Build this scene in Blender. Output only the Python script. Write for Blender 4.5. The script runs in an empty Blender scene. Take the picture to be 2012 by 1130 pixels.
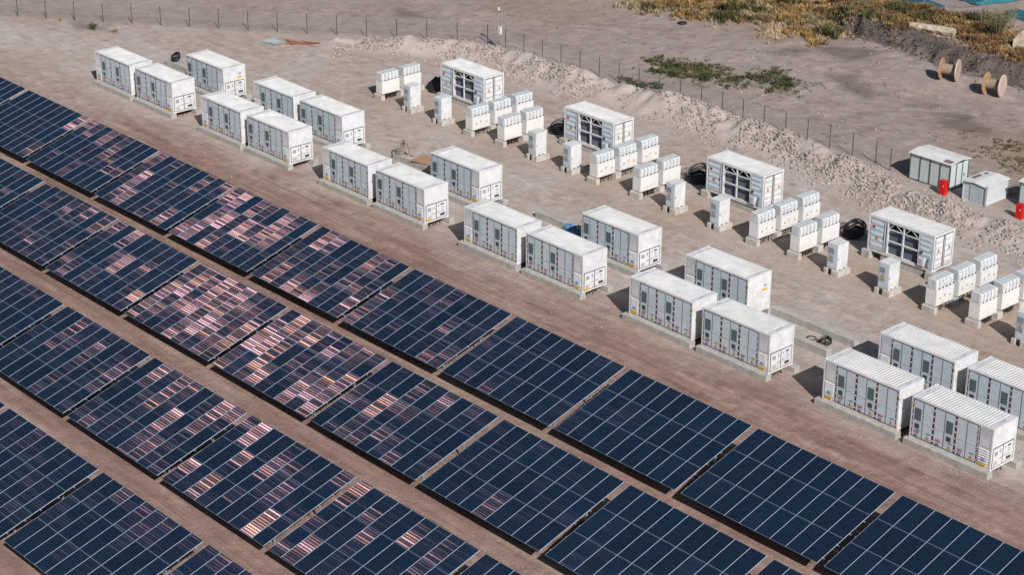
import bpy, math, random
import numpy as np
from mathutils import Vector, Matrix

scene = bpy.context.scene
COL = scene.collection
R = math.radians
random.seed(7)

# ------------------------------------------------------------------ camera
CAM = Vector((153.876, -92.483, 59.687))
YAW, PITCH, ROLL = 0.837257, 0.417539, 0.0022
fwd = Vector((-math.sin(YAW) * math.cos(PITCH), math.cos(YAW) * math.cos(PITCH), -math.sin(PITCH)))
rt = Vector((math.cos(YAW), math.sin(YAW), 0))
up = rt.cross(fwd)
r2 = rt * math.cos(ROLL) + up * math.sin(ROLL)
u2 = -rt * math.sin(ROLL) + up * math.cos(ROLL)
cam_d = bpy.data.cameras.new("camera")
cam = bpy.data.objects.new("camera", cam_d)
COL.objects.link(cam)
cam.matrix_world = Matrix(((r2.x, u2.x, -fwd.x, CAM.x), (r2.y, u2.y, -fwd.y, CAM.y), (r2.z, u2.z, -fwd.z, CAM.z), (0, 0, 0, 1)))
cam_d.sensor_width = 36
cam_d.lens = 36 * 3951.02 / 2012
cam_d.clip_start = 1
cam_d.clip_end = 5000
scene.camera = cam

# ------------------------------------------------------------------ light
SUN_AZ, SUN_EL = -23.2, 37.3
sd = Vector((math.cos(R(SUN_EL)) * math.cos(R(SUN_AZ)), math.cos(R(SUN_EL)) * math.sin(R(SUN_AZ)), math.sin(R(SUN_EL))))
world = bpy.data.worlds.new("World")
scene.world = world
world.use_nodes = True
wn = world.node_tree
bg = wn.nodes["Background"]
sky = wn.nodes.new("ShaderNodeTexSky")
sky.sky_type = 'NISHITA'
sky.sun_disc = False
sky.sun_elevation = R(SUN_EL)
sky.sun_rotation = R(90 - SUN_AZ)
sky.air_density = 1.0
sky.dust_density = 1.5
wn.links.new(sky.outputs[0], bg.inputs[0])
bg.inputs[1].default_value = 0.05
sun_d = bpy.data.lights.new("sun", 'SUN')
sun_d.energy = 4.7
sun_d.angle = R(0.5)
sun_d.color = (1.0, 0.955, 0.92)
sun = bpy.data.objects.new("sun", sun_d)
COL.objects.link(sun)
sun.rotation_euler = (-sd).to_track_quat('-Z', 'Y').to_euler()
scene.view_settings.view_transform = 'Standard'
scene.view_settings.look = 'None'
scene.view_settings.exposure = 0.0
scene.view_settings.gamma = 1.0
scene.render.film_transparent = False
scene.cycles.max_bounces = 6
scene.cycles.diffuse_bounces = 2

# ------------------------------------------------------------------ helpers
class MB:
    """collects shapes and links them as one mesh object"""
    def __init__(s):
        s.v = []; s.f = []; s.m = []
    def add(s, vs, fs, m=0):
        b = len(s.v); s.v += [tuple(p) for p in vs]
        s.f += [tuple(b + i for i in f) for f in fs]; s.m += [m] * len(fs)
        return s
    def box(s, x0, y0, z0, x1, y1, z1, m=0):
        return s.add([(x0, y0, z0), (x1, y0, z0), (x1, y1, z0), (x0, y1, z0), (x0, y0, z1), (x1, y0, z1), (x1, y1, z1), (x0, y1, z1)],
                     [(0, 3, 2, 1), (4, 5, 6, 7), (0, 1, 5, 4), (1, 2, 6, 5), (2, 3, 7, 6), (3, 0, 4, 7)], m)
    def prism(s, poly, d, m=0):
        """poly: list of 3d points, extruded by vector d"""
        n = len(poly); a = [Vector(p) for p in poly]; b = [p + Vector(d) for p in a]
        return s.add(a + b, [tuple(range(n))[::-1], tuple(range(n, 2 * n))] + [(i, (i + 1) % n, n + (i + 1) % n, n + i) for i in range(n)], m)
    def cyl(s, p0, p1, r, n=8, m=0, r1=None):
        p0 = Vector(p0); p1 = Vector(p1); r1 = r if r1 is None else r1
        d = (p1 - p0).normalized(); a = d.orthogonal().normalized(); b = d.cross(a)
        vs = []
        for p, q in ((p0, r), (p1, r1)):
            for i in range(n):
                t = 2 * math.pi * i / n
                vs.append(p + (a * math.cos(t) + b * math.sin(t)) * q)
        return s.add(vs, [tuple(range(n))[::-1], tuple(range(n, 2 * n))] + [(i, (i + 1) % n, n + (i + 1) % n, n + i) for i in range(n)], m)
    def tube(s, pts, r, n=6, m=0):
        pts = [Vector(p) for p in pts]; vs = []; N = len(pts)
        for k, p in enumerate(pts):
            d = (pts[min(k + 1, N - 1)] - pts[max(k - 1, 0)]).normalized()
            ref = Vector((0, 0, 1)) if abs(d.z) < .9 else Vector((1, 0, 0))
            a = d.cross(ref).normalized(); b = d.cross(a)
            for i in range(n):
                t = 2 * math.pi * i / n
                vs.append(p + (a * math.cos(t) + b * math.sin(t)) * r)
        fs = [(k * n + i, k * n + (i + 1) % n, (k + 1) * n + (i + 1) % n, (k + 1) * n + i) for k in range(N - 1) for i in range(n)]
        return s.add(vs, fs, m)
    def build(s, name, mats, parent=None, loc=None, smooth=False):
        me = bpy.data.meshes.new(name); me.from_pydata(s.v, [], s.f)
        for mt in (mats if isinstance(mats, (list, tuple)) else [mats]): me.materials.append(mt)
        me.polygons.foreach_set('material_index', s.m)
        if smooth: me.polygons.foreach_set('use_smooth', [True] * len(s.f))
        me.update()
        o = bpy.data.objects.new(name, me); COL.objects.link(o)
        if parent: o.parent = parent
        if loc: o.location = loc
        return o

def tag(o, label, cat, group=None, kind=None):
    if label: o['label'] = label
    if cat: o['category'] = cat
    if group: o['group'] = group
    if kind: o['kind'] = kind
    return o
def thing(name, label=None, cat=None, loc=(0, 0, 0), rz=0, group=None):
    o = bpy.data.objects.new(name, None); COL.objects.link(o)
    o.empty_display_size = .3
    o.location = loc; o.rotation_euler = (0, 0, rz)
    return tag(o, label, cat, group)
def copy_tree(o, parent=None):
    c = o.copy(); COL.objects.link(c); c.parent = parent
    for ch in KIDS.get(o.name, None) or list(o.children): copy_tree(ch, c)
    return c
KIDS = {}
def place(proto, used, loc, label, group, rz=0):
    o = proto if not used else copy_tree(proto)
    o.location = loc; o.rotation_euler = (0, 0, rz); o['label'] = label; o['group'] = group
    return o
ORD = ['zeroth', 'first', 'second', 'third', 'fourth', 'fifth', 'sixth', 'seventh', 'eighth', 'ninth', 'tenth', 'eleventh', 'twelfth',
       'thirteenth', 'fourteenth', 'fifteenth']

# ------------------------------------------------------------------ materials
def newmat(name):
    m = bpy.data.materials.new(name); m.use_nodes = True
    nt = m.node_tree
    return m, nt, nt.nodes['Principled BSDF']
def N(nt, t, **kw):
    n = nt.nodes.new(t)
    for k, v in kw.items(): setattr(n, k, v)
    return n
def mathn(nt, op, a, b=None, c=None):
    n = nt.nodes.new('ShaderNodeMath'); n.operation = op
    for i, x in enumerate((a, b, c)):
        if x is None: continue
        if hasattr(x, 'is_linked') or hasattr(x, 'links'): nt.links.new(x, n.inputs[i])
        else: n.inputs[i].default_value = x
    return n.outputs[0]
def mixc(nt, fac, a, b, mode='MIX'):
    n = nt.nodes.new('ShaderNodeMix'); n.data_type = 'RGBA'; n.blend_type = mode
    for s, x in ((n.inputs[0], fac), (n.inputs[6], a), (n.inputs[7], b)):
        if hasattr(x, 'links'): nt.links.new(x, s)
        elif isinstance(x, (int, float)): s.default_value = x
        else: s.default_value = (*x, 1)
    return n.outputs[2]
def noise(nt, vec, scale, detail=4, rough=.55):
    n = nt.nodes.new('ShaderNodeTexNoise'); n.inputs['Scale'].default_value = scale
    n.inputs['Detail'].default_value = detail; n.inputs['Roughness'].default_value = rough
    if vec is not None: nt.links.new(vec, n.inputs['Vector'])
    return n.outputs[0]
def ramp(nt, x, lo, hi):
    n = nt.nodes.new('ShaderNodeMapRange'); nt.links.new(x, n.inputs[0])
    n.inputs[1].default_value = lo; n.inputs[2].default_value = hi
    return n.outputs[0]
def plain(name, col, rough=.5, metal=0, var=.12, scale=3, col2=None, bump=0, bscale=40, spec=.4, dust=0):
    """a procedural surface: colour broken up by two octaves of noise in object space"""
    m, nt, b = newmat(name)
    tc = N(nt, 'ShaderNodeTexCoord')
    oi = N(nt, 'ShaderNodeObjectInfo')
    add = N(nt, 'ShaderNodeVectorMath', operation='ADD')
    nt.links.new(tc.outputs['Object'], add.inputs[0])
    sc = N(nt, 'ShaderNodeVectorMath', operation='SCALE'); nt.links.new(oi.outputs['Location'], sc.inputs[0]); sc.inputs['Scale'].default_value = .37
    nt.links.new(sc.outputs[0], add.inputs[1])
    f = noise(nt, add.outputs[0], scale, 6, .6)
    f = ramp(nt, f, .32, .68)
    c2 = col2 if col2 else tuple(c * (1 - var) for c in col)
    c = mixc(nt, f, c2, tuple(min(1, x * (1 + var * .3)) for x in col))
    if dust:
        mp = N(nt, 'ShaderNodeMapping'); nt.links.new(add.outputs[0], mp.inputs[0]); mp.inputs['Scale'].default_value = (7, 7, .45)
        st = ramp(nt, noise(nt, mp.outputs[0], 1.0, 4, .6), .56, .74)
        c = mixc(nt, mathn(nt, 'MULTIPLY', st, .30 * dust), c, (.33, .29, .26))
        sz = N(nt, 'ShaderNodeSeparateXYZ'); nt.links.new(tc.outputs['Object'], sz.inputs[0])
        low = ramp(nt, sz.outputs[2], .75, .0)
        low = mathn(nt, 'MULTIPLY', low, ramp(nt, noise(nt, add.outputs[0], 2.2, 5, .65), .35, .65))
        c = mixc(nt, mathn(nt, 'MULTIPLY', low, .55 * dust), c, (.42, .34, .28))
    nt.links.new(c, b.inputs['Base Color'])
    b.inputs['Roughness'].default_value = rough
    b.inputs['Metallic'].default_value = metal
    b.inputs['Specular IOR Level'].default_value = spec
    if bump:
        bp = N(nt, 'ShaderNodeBump'); bp.inputs['Strength'].default_value = bump; bp.inputs['Distance'].default_value = .02
        nt.links.new(noise(nt, add.outputs[0], bscale, 4), bp.inputs['Height']); nt.links.new(bp.outputs[0], b.inputs['Normal'])
    return m

WHITE = plain('white_paint', (.72, .73, .745), .45, var=.18, scale=1.5, dust=1)
ROOFW = plain('roof_paint', (.66, .66, .655), .5, var=.2, scale=.9)
ROOFP = plain('roof_end_paint', (.66, .68, .70), .5, var=.18, scale=2.5)
DOORW = plain('door_paint', (.55, .64, .71), .35, var=.12, scale=1.5, dust=.8)
LOUVM = plain('intake_paint', (.56, .58, .66), .5, var=.08)
ROOFS = plain('roof_valley_shade', (.46, .47, .48), .6, var=.2, scale=2)  # darker roof colour, paints the shade between the ribs into the valleys
CREAM = plain('cabinet_paint', (.76, .755, .745), .45, var=.08, scale=1.5, dust=.7)
GASKET = plain('dark_gasket', (.035, .03, .04), .7)
REDROD = plain('locking_rod', (.11, .05, .07), .5)
GRILLE = plain('grey_grille', (.13, .18, .20), .5, var=.3, scale=20)
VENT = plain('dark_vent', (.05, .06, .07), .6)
REDL = plain('red_label', (.32, .03, .035), .5, var=.3, scale=30)
YEL = plain('yellow_sticker', (.78, .46, .02), .5, var=.2, scale=20)
ORA = plain('warning_yellow', (.80, .42, .02), .5, var=.05)
BLK = plain('black_print', (.02, .02, .02), .6)
BLUE = plain('blue_print', (.12, .25, .60), .5)
TAGM = plain('tag_box', (.42, .30, .05), .5)
CONC = plain('concrete', (.43, .415, .385), .9, var=.25, scale=2.5, bump=.4, bscale=25)
CONCW = plain('pale_concrete', (.52, .49, .45), .9, var=.25, scale=2.5, bump=.4, bscale=25)
CABLE = plain('black_cable', (.02, .02, .022), .55)
CABLEB = plain('brown_cable', (.07, .035, .025), .7, var=.5, scale=30)
STEEL = plain('galvanised_steel', (.33, .36, .38), .45, metal=.3, var=.2)
POSTM = plain('fence_post_paint', (.07, .085, .10), .5, var=.2)
RADM = plain('radiator_steel', (.17, .21, .27), .5, var=.25, scale=4)
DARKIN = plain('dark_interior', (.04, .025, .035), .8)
BAYS = plain('bay_steel', (.58, .625, .645), .5, var=.2, scale=3)
REDP = plain('red_plastic', (.62, .012, .012), .35, var=.15)
GREENF = plain('green_frame', (.02, .10, .07), .5)
SHEDP = plain('shed_panel', (.55, .60, .61), .5, var=.08)
SHEDR = plain('shed_roof', (.72, .72, .70), .5, var=.12, scale=1.5)
RUSTY = plain('roof_dirt', (.22, .19, .18), .8, var=.4, scale=4)
WOOD = plain('reel_wood', (.44, .27, .15), .8, var=.3, scale=6, bump=.3)
WOODP = plain('pinkish_reel_wood', (.66, .50, .44), .8, var=.25, scale=7)
WOODG = plain('weathered_wood', (.33, .27, .22), .85, var=.35, scale=6, bump=.3)
TEAL = plain('teal_steel', (.05, .25, .34), .4, var=.4, scale=3)
TEALS = plain('teal_green_cloth', (.04, .12, .11), .8, var=.4, scale=5)
BLUET = plain('blue_tarp', (.10, .22, .40), .6, var=.4, scale=8)
STONE = plain('rubble_stone', (.43, .375, .335), .95, var=.35, scale=1.7)
STONED = plain('dark_stone', (.27, .23, .205), .95, var=.4, scale=1.7)
CLOD = plain('dark_clod', (.10, .082, .075), .95, var=.5, scale=1.7)
STONEW = plain('cut_stone', (.52, .45, .36), .9, var=.45, scale=2, bump=.5, bscale=8)
REDWOOD = plain('red_boards', (.38, .16, .11), .8, var=.4, scale=6)
SHEET = plain('pale_sheet', (.45, .50, .55), .5, var=.3, scale=4)
MOD_FRAME = plain('module_frame', (.40, .48, .60), .4, metal=0, var=.1)
MOD_RAIL = plain('module_end_rail', (.15, .22, .31), .4, var=.1)
MOD_BACK = plain('module_back', (.10, .10, .11), .7)
LENS = plain('camera_glass', (.02, .02, .03), .2)

def foliage(name, c1, c2):
    m, nt, b = newmat(name)
    g = N(nt, 'ShaderNodeNewGeometry')
    f = noise(nt, g.outputs['Position'], .55, 4)
    w = N(nt, 'ShaderNodeTexWhiteNoise', noise_dimensions='3D')
    sn = N(nt, 'ShaderNodeVectorMath', operation='SNAP'); nt.links.new(g.outputs['Position'], sn.inputs[0]); sn.inputs[1].default_value = (.18, .18, .4)
    nt.links.new(sn.outputs[0], w.inputs['Vector'])
    t = mathn(nt, 'MULTIPLY_ADD', w.outputs['Value'], .35, mathn(nt, 'MULTIPLY', ramp(nt, f, .38, .62), .65))
    nt.links.new(mixc(nt, t, c1, c2), b.inputs['Base Color']); b.inputs['Roughness'].default_value = .8
    b.inputs['Specular IOR Level'].default_value = .1
    return m
DRYG = foliage('dry_grass', (.16, .11, .06), (.50, .32, .12))
DRYR = foliage('rusty_grass', (.11, .08, .05), (.33, .19, .09))
STRAW = foliage('straw', (.30, .22, .13), (.55, .44, .28))
OLIVE = foliage('olive_weeds', (.06, .06, .03), (.17, .15, .07))
GRNG = foliage('green_weeds', (.035, .045, .022), (.10, .12, .055))
BUSHG = foliage('bush_leaves', (.10, .10, .045), (.26, .24, .12))
TWIG = plain('twig', (.14, .10, .07), .9)

# solar cells: dark blue, fine cell grid; the textured silicon has tilted facets that catch the sun
FACET = (.7487, -.2532, .6126)
def solar_material():
    m, nt, b = newmat('solar_cells')
    tc = N(nt, 'ShaderNodeTexCoord'); oi = N(nt, 'ShaderNodeObjectInfo')
    sp = N(nt, 'ShaderNodeSeparateXYZ'); nt.links.new(tc.outputs['Object'], sp.inputs[0])
    x, y = sp.outputs[0], sp.outputs[1]
    rnd = oi.outputs['Random']
    # cell grid: 6 across, 24 half cells along
    fx = mathn(nt, 'FRACT', mathn(nt, 'DIVIDE', mathn(nt, 'SUBTRACT', x, .022), .1817))
    fy = mathn(nt, 'FRACT', mathn(nt, 'DIVIDE', mathn(nt, 'SUBTRACT', y, .03), .0924))
    def line(f, w):
        d = mathn(nt, 'ABSOLUTE', mathn(nt, 'SUBTRACT', f, .5))
        return mathn(nt, 'GREATER_THAN', d, .5 - w)
    grid = mathn(nt, 'MAXIMUM', line(fx, .02), line(fy, .085))
    mid = mathn(nt, 'LESS_THAN', mathn(nt, 'ABSOLUTE', mathn(nt, 'SUBTRACT', y, 1.139)), .011)
    grid = mathn(nt, 'MAXIMUM', grid, mid)
    def wn2(*parts):
        cv = N(nt, 'ShaderNodeCombineXYZ')
        for i, p in enumerate(parts):
            if hasattr(p, 'links'): nt.links.new(p, cv.inputs[i])
            else: cv.inputs[i].default_value = p
        w = N(nt, 'ShaderNodeTexWhiteNoise', noise_dimensions='3D'); nt.links.new(cv.outputs[0], w.inputs['Vector'])
        return w
    r100 = mathn(nt, 'MULTIPLY', rnd, 977.0)
    row = mathn(nt, 'FLOOR', mathn(nt, 'DIVIDE', mathn(nt, 'SUBTRACT', y, .03), .0924))
    row2 = mathn(nt, 'FLOOR', mathn(nt, 'DIVIDE', row, 2.0))
    seg = mathn(nt, 'FLOOR', mathn(nt, 'DIVIDE', y, 1.139))
    fy2 = mathn(nt, 'FRACT', mathn(nt, 'DIVIDE', mathn(nt, 'SUBTRACT', y, .03), .1848))
    colx = mathn(nt, 'FLOOR', mathn(nt, 'DIVIDE', mathn(nt, 'SUBTRACT', x, .022), .1817))
    wm = wn2(r100, 3.3, 0.0)
    ws = wn2(r100, seg, 7.7)
    wr = wn2(r100, row2, 1.7)
    wc = wn2(r100, row, colx)
    def cen(w, k, ch=0):
        s = N(nt, 'ShaderNodeSeparateColor'); nt.links.new(w.outputs['Color'], s.inputs[0])
        return mathn(nt, 'MULTIPLY', mathn(nt, 'SUBTRACT', s.outputs[ch], .5), k)
    def tot(a): 
        r = a[0]
        for q in a[1:]: r = mathn(nt, 'ADD', r, q)
        return r
    # spread along the long direction and across it
    al = tot([cen(wm, .085), cen(ws, .04), cen(wr, .02), cen(wc, .006)])
    ac = tot([cen(wm, .028, 1), cen(ws, .022, 1), cen(wr, .016, 1), cen(wc, .006, 1)])
    cv = N(nt, 'ShaderNodeCombineXYZ')
    for i, (ka, kc) in enumerate(((-.572, -.339), (.227, -.941), (.788, .025))):
        nt.links.new(mathn(nt, 'MULTIPLY_ADD', al, ka, mathn(nt, 'MULTIPLY', ac, kc)), cv.inputs[i])
    ad = N(nt, 'ShaderNodeVectorMath', operation='ADD'); ad.inputs[0].default_value = FACET; nt.links.new(cv.outputs[0], ad.inputs[1])
    vt = N(nt, 'ShaderNodeVectorTransform', vector_type='NORMAL', convert_from='OBJECT', convert_to='WORLD')
    nt.links.new(ad.outputs[0], vt.inputs[0])
    nm = N(nt, 'ShaderNodeVectorMath', operation='NORMALIZE'); nt.links.new(vt.outputs[0], nm.inputs[0])
    gl = N(nt, 'ShaderNodeBsdfGlossy'); gl.distribution = 'BECKMANN'
    gl.inputs['Roughness'].default_value = GLINT_ROUGH
    nt.links.new(nm.outputs[0], gl.inputs['Normal'])
    tint = mixc(nt, wm.outputs['Value'], (.98, .50, .44), (1, .46, .22))
    tint = mixc(nt, mathn(nt, 'MULTIPLY', wr.outputs['Value'], .55), tint, (.70, .52, .85))
    pw = mathn(nt, 'MULTIPLY_ADD', mathn(nt, 'POWER', wn2(r100, row2, 9.1).outputs['Value'], 1.8), 1.35, .15)
    # the silver grid between the cells does not glint
    fingers = mathn(nt, 'SUBTRACT', 1.0, mathn(nt, 'MULTIPLY', mathn(nt, 'MAXIMUM', line(fy2, .30), line(fx, .07)), .9))
    fingers = mathn(nt, 'MULTIPLY', fingers, pw)
    tint2 = mixc(nt, fingers, (0, 0, 0), tint)
    tint3 = N(nt, 'ShaderNodeVectorMath', operation='SCALE'); nt.links.new(tint2, tint3.inputs[0]); tint3.inputs['Scale'].default_value = GLINT
    nt.links.new(tint3.outputs[0], gl.inputs['Color'])
    gl2 = N(nt, 'ShaderNodeBsdfGlossy'); gl2.distribution = 'BECKMANN'; gl2.inputs['Roughness'].default_value = .27
    nt.links.new(nm.outputs[0], gl2.inputs['Normal'])
    f2 = mathn(nt, 'MULTIPLY', fingers, mathn(nt, 'MULTIPLY_ADD', mathn(nt, 'POWER', ws.outputs['Value'], 2.2), 1.25, .03))
    t4 = N(nt, 'ShaderNodeVectorMath', operation='SCALE'); nt.links.new(mixc(nt, f2, (0, 0, 0), (.80, .55, .85)), t4.inputs[0]); t4.inputs['Scale'].default_value = .0020
    nt.links.new(t4.outputs[0], gl2.inputs['Color'])
    base = mixc(nt, wm.outputs['Value'], (.0010, .0055, .016), (.0026, .0115, .029))
    base = mixc(nt, mathn(nt, 'MULTIPLY', wc.outputs['Value'], .35), base, (.005, .024, .056))
    base = mixc(nt, mathn(nt, 'MULTIPLY', grid, .6), base, (.060, .094, .150))
    nt.links.new(base, b.inputs['Base Color'])
    b.inputs['Roughness'].default_value = .22
    b.inputs['Specular IOR Level'].default_value = .13
    sh = N(nt, 'ShaderNodeAddShader')
    nt.links.new(b.outputs[0], sh.inputs[0]); nt.links.new(gl.outputs[0], sh.inputs[1])
    sh2 = N(nt, 'ShaderNodeAddShader'); nt.links.new(sh.outputs[0], sh2.inputs[0]); nt.links.new(gl2.outputs[0], sh2.inputs[1]); sh = sh2
    out = [n for n in nt.nodes if n.type == 'OUTPUT_MATERIAL'][0]
    nt.links.new(sh.outputs[0], out.inputs[0])
    return m
GLINT, GLINT_ROUGH = .0029, .145
CELLS = solar_material()

# ------------------------------------------------------------------ terrain
def vnoise(x, y, seed):
    xi = np.floor(x).astype(np.int64); yi = np.floor(y).astype(np.int64)
    fx = x - xi; fy = y - yi
    fx = fx * fx * (3 - 2 * fx); fy = fy * fy * (3 - 2 * fy)
    def h(a, b):
        n = (a * 374761393 + b * 668265263 + seed * 2147483647) & 0xffffffff
        n = ((n ^ (n >> 13)) * 1274126177) & 0xffffffff
        return ((n ^ (n >> 16)) & 0xffff) / 65535.0
    return (h(xi, yi) * (1 - fx) + h(xi + 1, yi) * fx) * (1 - fy) + (h(xi, yi + 1) * (1 - fx) + h(xi + 1, yi + 1) * fx) * fy
def fbm(x, y, s, seed, oct=4):
    r = 0; a = .5; t = 0
    for k in range(oct):
        r = r + a * vnoise(x / s, y / s, seed + k); t += a; a *= .55; s *= .5
    return r / t
def seg_dist(x, y, pts):
    """distance to a polyline, side (+ = left of it), and the parameter along it"""
    best = np.full(np.shape(x), 1e9); side = np.zeros(np.shape(x)); par = np.zeros(np.shape(x))
    for k in range(len(pts) - 1):
        ax, ay = pts[k]; bx, by = pts[k + 1]; dx, dy = bx - ax, by - ay; L2 = dx * dx + dy * dy
        t = np.clip(((x - ax) * dx + (y - ay) * dy) / L2, 0, 1)
        px = x - ax - t * dx; py = y - ay - t * dy; d = np.hypot(px, py)
        m = d < best
        best = np.where(m, d, best); side = np.where(m, np.sign(dx * (y - ay) - dy * (x - ax)), side); par = np.where(m, k + t, par)
    return best, side, par
def poly_mask(x, y, poly, soft, nz=None):
    """1 inside the polygon, fading over soft metres, its edge shaken by nz"""
    inside = np.zeros(np.shape(x), bool); n = len(poly)
    for i in range(n):
        x0, y0 = poly[i]; x1, y1 = poly[(i + 1) % n]
        c = ((y0 > y) != (y1 > y)) & (x < (x1 - x0) * (y - y0) / ((y1 - y0) if y1 != y0 else 1e-9) + x0)
        inside ^= c
    d, _, _ = seg_dist(x, y, list(poly) + [poly[0]])
    s = np.where(inside, d, -d)
    if nz is not None: s = s + nz
    return np.clip(s / soft * .5 + .5, 0, 1)
BERM = [(-3, 25.6), (2, 29.3), (7.5, 32.6), (14, 33.6), (20, 33.9), (26, 34.2), (34, 35.2), (42, 35.6), (50, 35.4), (57, 34.4), (62, 33.7), (67, 33.3), (78, 33.8)]
BANK = [(20, 74), (24.9, 69.2), (29.5, 66.8), (34.9, 66.6), (40.8, 66.0), (45.3, 65.4), (50.8, 66.6), (60, 68), (80, 70)]
GRASS1 = [(5.4, 58.2), (9.0, 56.5), (10.9, 60.0), (16.0, 60.0), (20.1, 61.0), (25.1, 59.3), (25.7, 62.6), (28.8, 63.3), (26.8, 68.2), (21, 77), (6, 72), (-2, 62)]
GRASS2 = [(20.1, 74.9), (26.2, 69.2), (28.5, 69.3), (32.8, 69.0), (35.3, 71.5), (39.3, 70.8), (43.7, 68.8), (46.7, 69.5), (50, 72), (45.6, 75.3), (43.1, 76.9), (37.6, 76.8), (34.1, 76.2), (29.4, 77.1), (23.8, 79.1)]
DARKP = [(24.9, 69.0), (28.5, 65.6), (31.0, 66.2), (34.9, 65.6), (40.8, 65.2), (45.3, 64.6), (52, 65.8), (62, 67.5), (60, 72), (47.1, 70.0), (44.1, 68.5), (39.0, 69.8), (33.0, 69.6), (28.2, 69.6)]
GREEN1 = [(22.7, 45.4), (24.5, 46.5), (27.9, 47.2), (30.7, 47.1), (32.8, 49.0), (35.1, 49.7), (36.1, 48.6), (34.4, 46.6), (31.6, 45.3), (28.6, 44.3), (25.6, 43.2), (23.5, 43.9)]
GREEN2 = [(24.4, 37.7), (26.1, 39.2), (28.3, 40.4), (29.2, 39.8), (27.4, 37.8)]
PATCH = [[(30.0, 60.7), (33.6, 63.5), (35.8, 63.5), (36.0, 60.4), (35.0, 59.3), (31.1, 59.4)],
         [(36.0, 55.0), (38.0, 56.1), (39.7, 54.4), (42.4, 54.0), (43.5, 54.1), (43.7, 51.6), (41.1, 51.9), (38.4, 52.9)],
         [(27.6, 57.3), (28.5, 58.6), (30.4, 58.6), (30.3, 56.5), (28.9, 56.2)],
         [(51.1, 53.4), (52.6, 54.4), (57.2, 52.7), (57.1, 50.6), (54.8, 50.0), (52.5, 51.2)],
         [(-9.3, 37.3), (-5.7, 38.5), (-4.7, 37.3), (-6.9, 35.6)],
         [(-27, 9.2), (-24, 11), (-22, 10), (-25, 8)],
         [(46, 54.5), (48, 55.3), (49, 54), (47, 53)]]
def ground_z(x, y, fine=True):
    x = np.asarray(x, float); y = np.asarray(y, float)
    z = -np.clip(-9 - y, 0, 60) * .0125
    far = np.clip((y - 37 + .0 * x) / 6, 0, 1)
    z = z + far * (fbm(x, y, 9, 11, 3) - .5) * .5
    d, s, t = seg_dist(x, y, BERM)
    ends = np.clip(t / 1.5, 0.25, 1)
    w = np.where(s < 0, 3.4, 1.9) + (fbm(x, y, 5, 31, 2) - .5) * 1.6
    prof = np.clip(1 - d / w, 0, 1); prof = prof * prof * (3 - 2 * prof)
    lump = .55 + .9 * fbm(x, y, 2.6, 5, 4)
    ends = ends * (1 - .45 * np.clip((x - 55) / 5, 0, 1))
    z = z + prof * ends * 1.45 * lump
    if fine: z = z + prof * ((fbm(x, y, 1.1, 77, 4) - .5) * .75 + np.abs(fbm(x, y, 2.0, 79, 3) - .5) * -.8 + .1 - np.abs(fbm(x, y, .9, 83, 2) - .5) * .55)
    d2, s2, t2 = seg_dist(x, y, BANK)
    nb = (fbm(x, y, 2.2, 41, 3) - .5) * 1.2
    sd2 = np.where(s2 > 0, d2, -d2) + nb
    z = z + np.clip(sd2 / 1.1, 0, 1) * 1.1 * np.clip(t2 / 1.2, 0, 1)
    if fine: z = z + np.exp(-(sd2 / 2.2) ** 2) * ((fbm(x, y, 1.3, 47, 4) - .5) * 1.1 - np.abs(fbm(x, y, .9, 49, 2) - .5) * .7 + .1) * np.clip(t2 / 1.2, 0, 1)
    z = z - np.exp(-((sd2 + .4) / .8) ** 2) * .35 * np.clip(t2 / 1.2, 0, 1)
    if fine: z = z + (fbm(x, y, 1.5, 91, 3) - .5) * .05 * (1 + 2.5 * far)
    # gravel heaped against the plinths along the yard, and a low mound at the far left corner
    z = z + .25 * np.exp(-(((x + 24) / 7) ** 2 + ((y - 4.5) / 2.5) ** 2)) * (s >= -2)
    return z
def gz(x, y): return float(ground_z(np.array([x]), np.array([y]))[0])

def axis(a, b, step, far):
    c = list(np.arange(a, b + 1e-6, step)); lo = []; hi = []; s = step; p = a
    while p > -far: s *= 1.35; p -= s; lo.append(p)
    s = step; p = c[-1]
    while p < far: s *= 1.35; p += s; hi.append(p)
    return np.array(lo[::-1] + c + hi)
TRACKS = [[(-40, -4.2), (10, -4.8), (60, -5.6), (110, -5.2)], [(-30, -2.6), (20, -3.0), (70, -4.0), (112, -3.2)], [(-38, -7.0), (30, -6.6), (110, -7.4)],
          [(-22, 12), (-6, 15), (10, 13.2), (40, 11.8), (70, 12.6), (100, 11)], [(-12, 20), (0, 22), (8, 19), (14, 13), (30, 11), (60, 13.6), (95, 13)], [(-20, 6), (-14, 12), (-4, 17), (4, 24)],
          [(10, 29), (30, 27), (50, 28), (75, 27.5), (100, 25)], [(0, 40), (20, 42), (45, 44.5), (75, 42)], [(-20, 25), (0, 42), (15, 52), (40, 57), (70, 55)], [(-30, 15), (-10, 33), (-2, 50)], [(26, 42), (45, 49), (60, 60)]]
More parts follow.
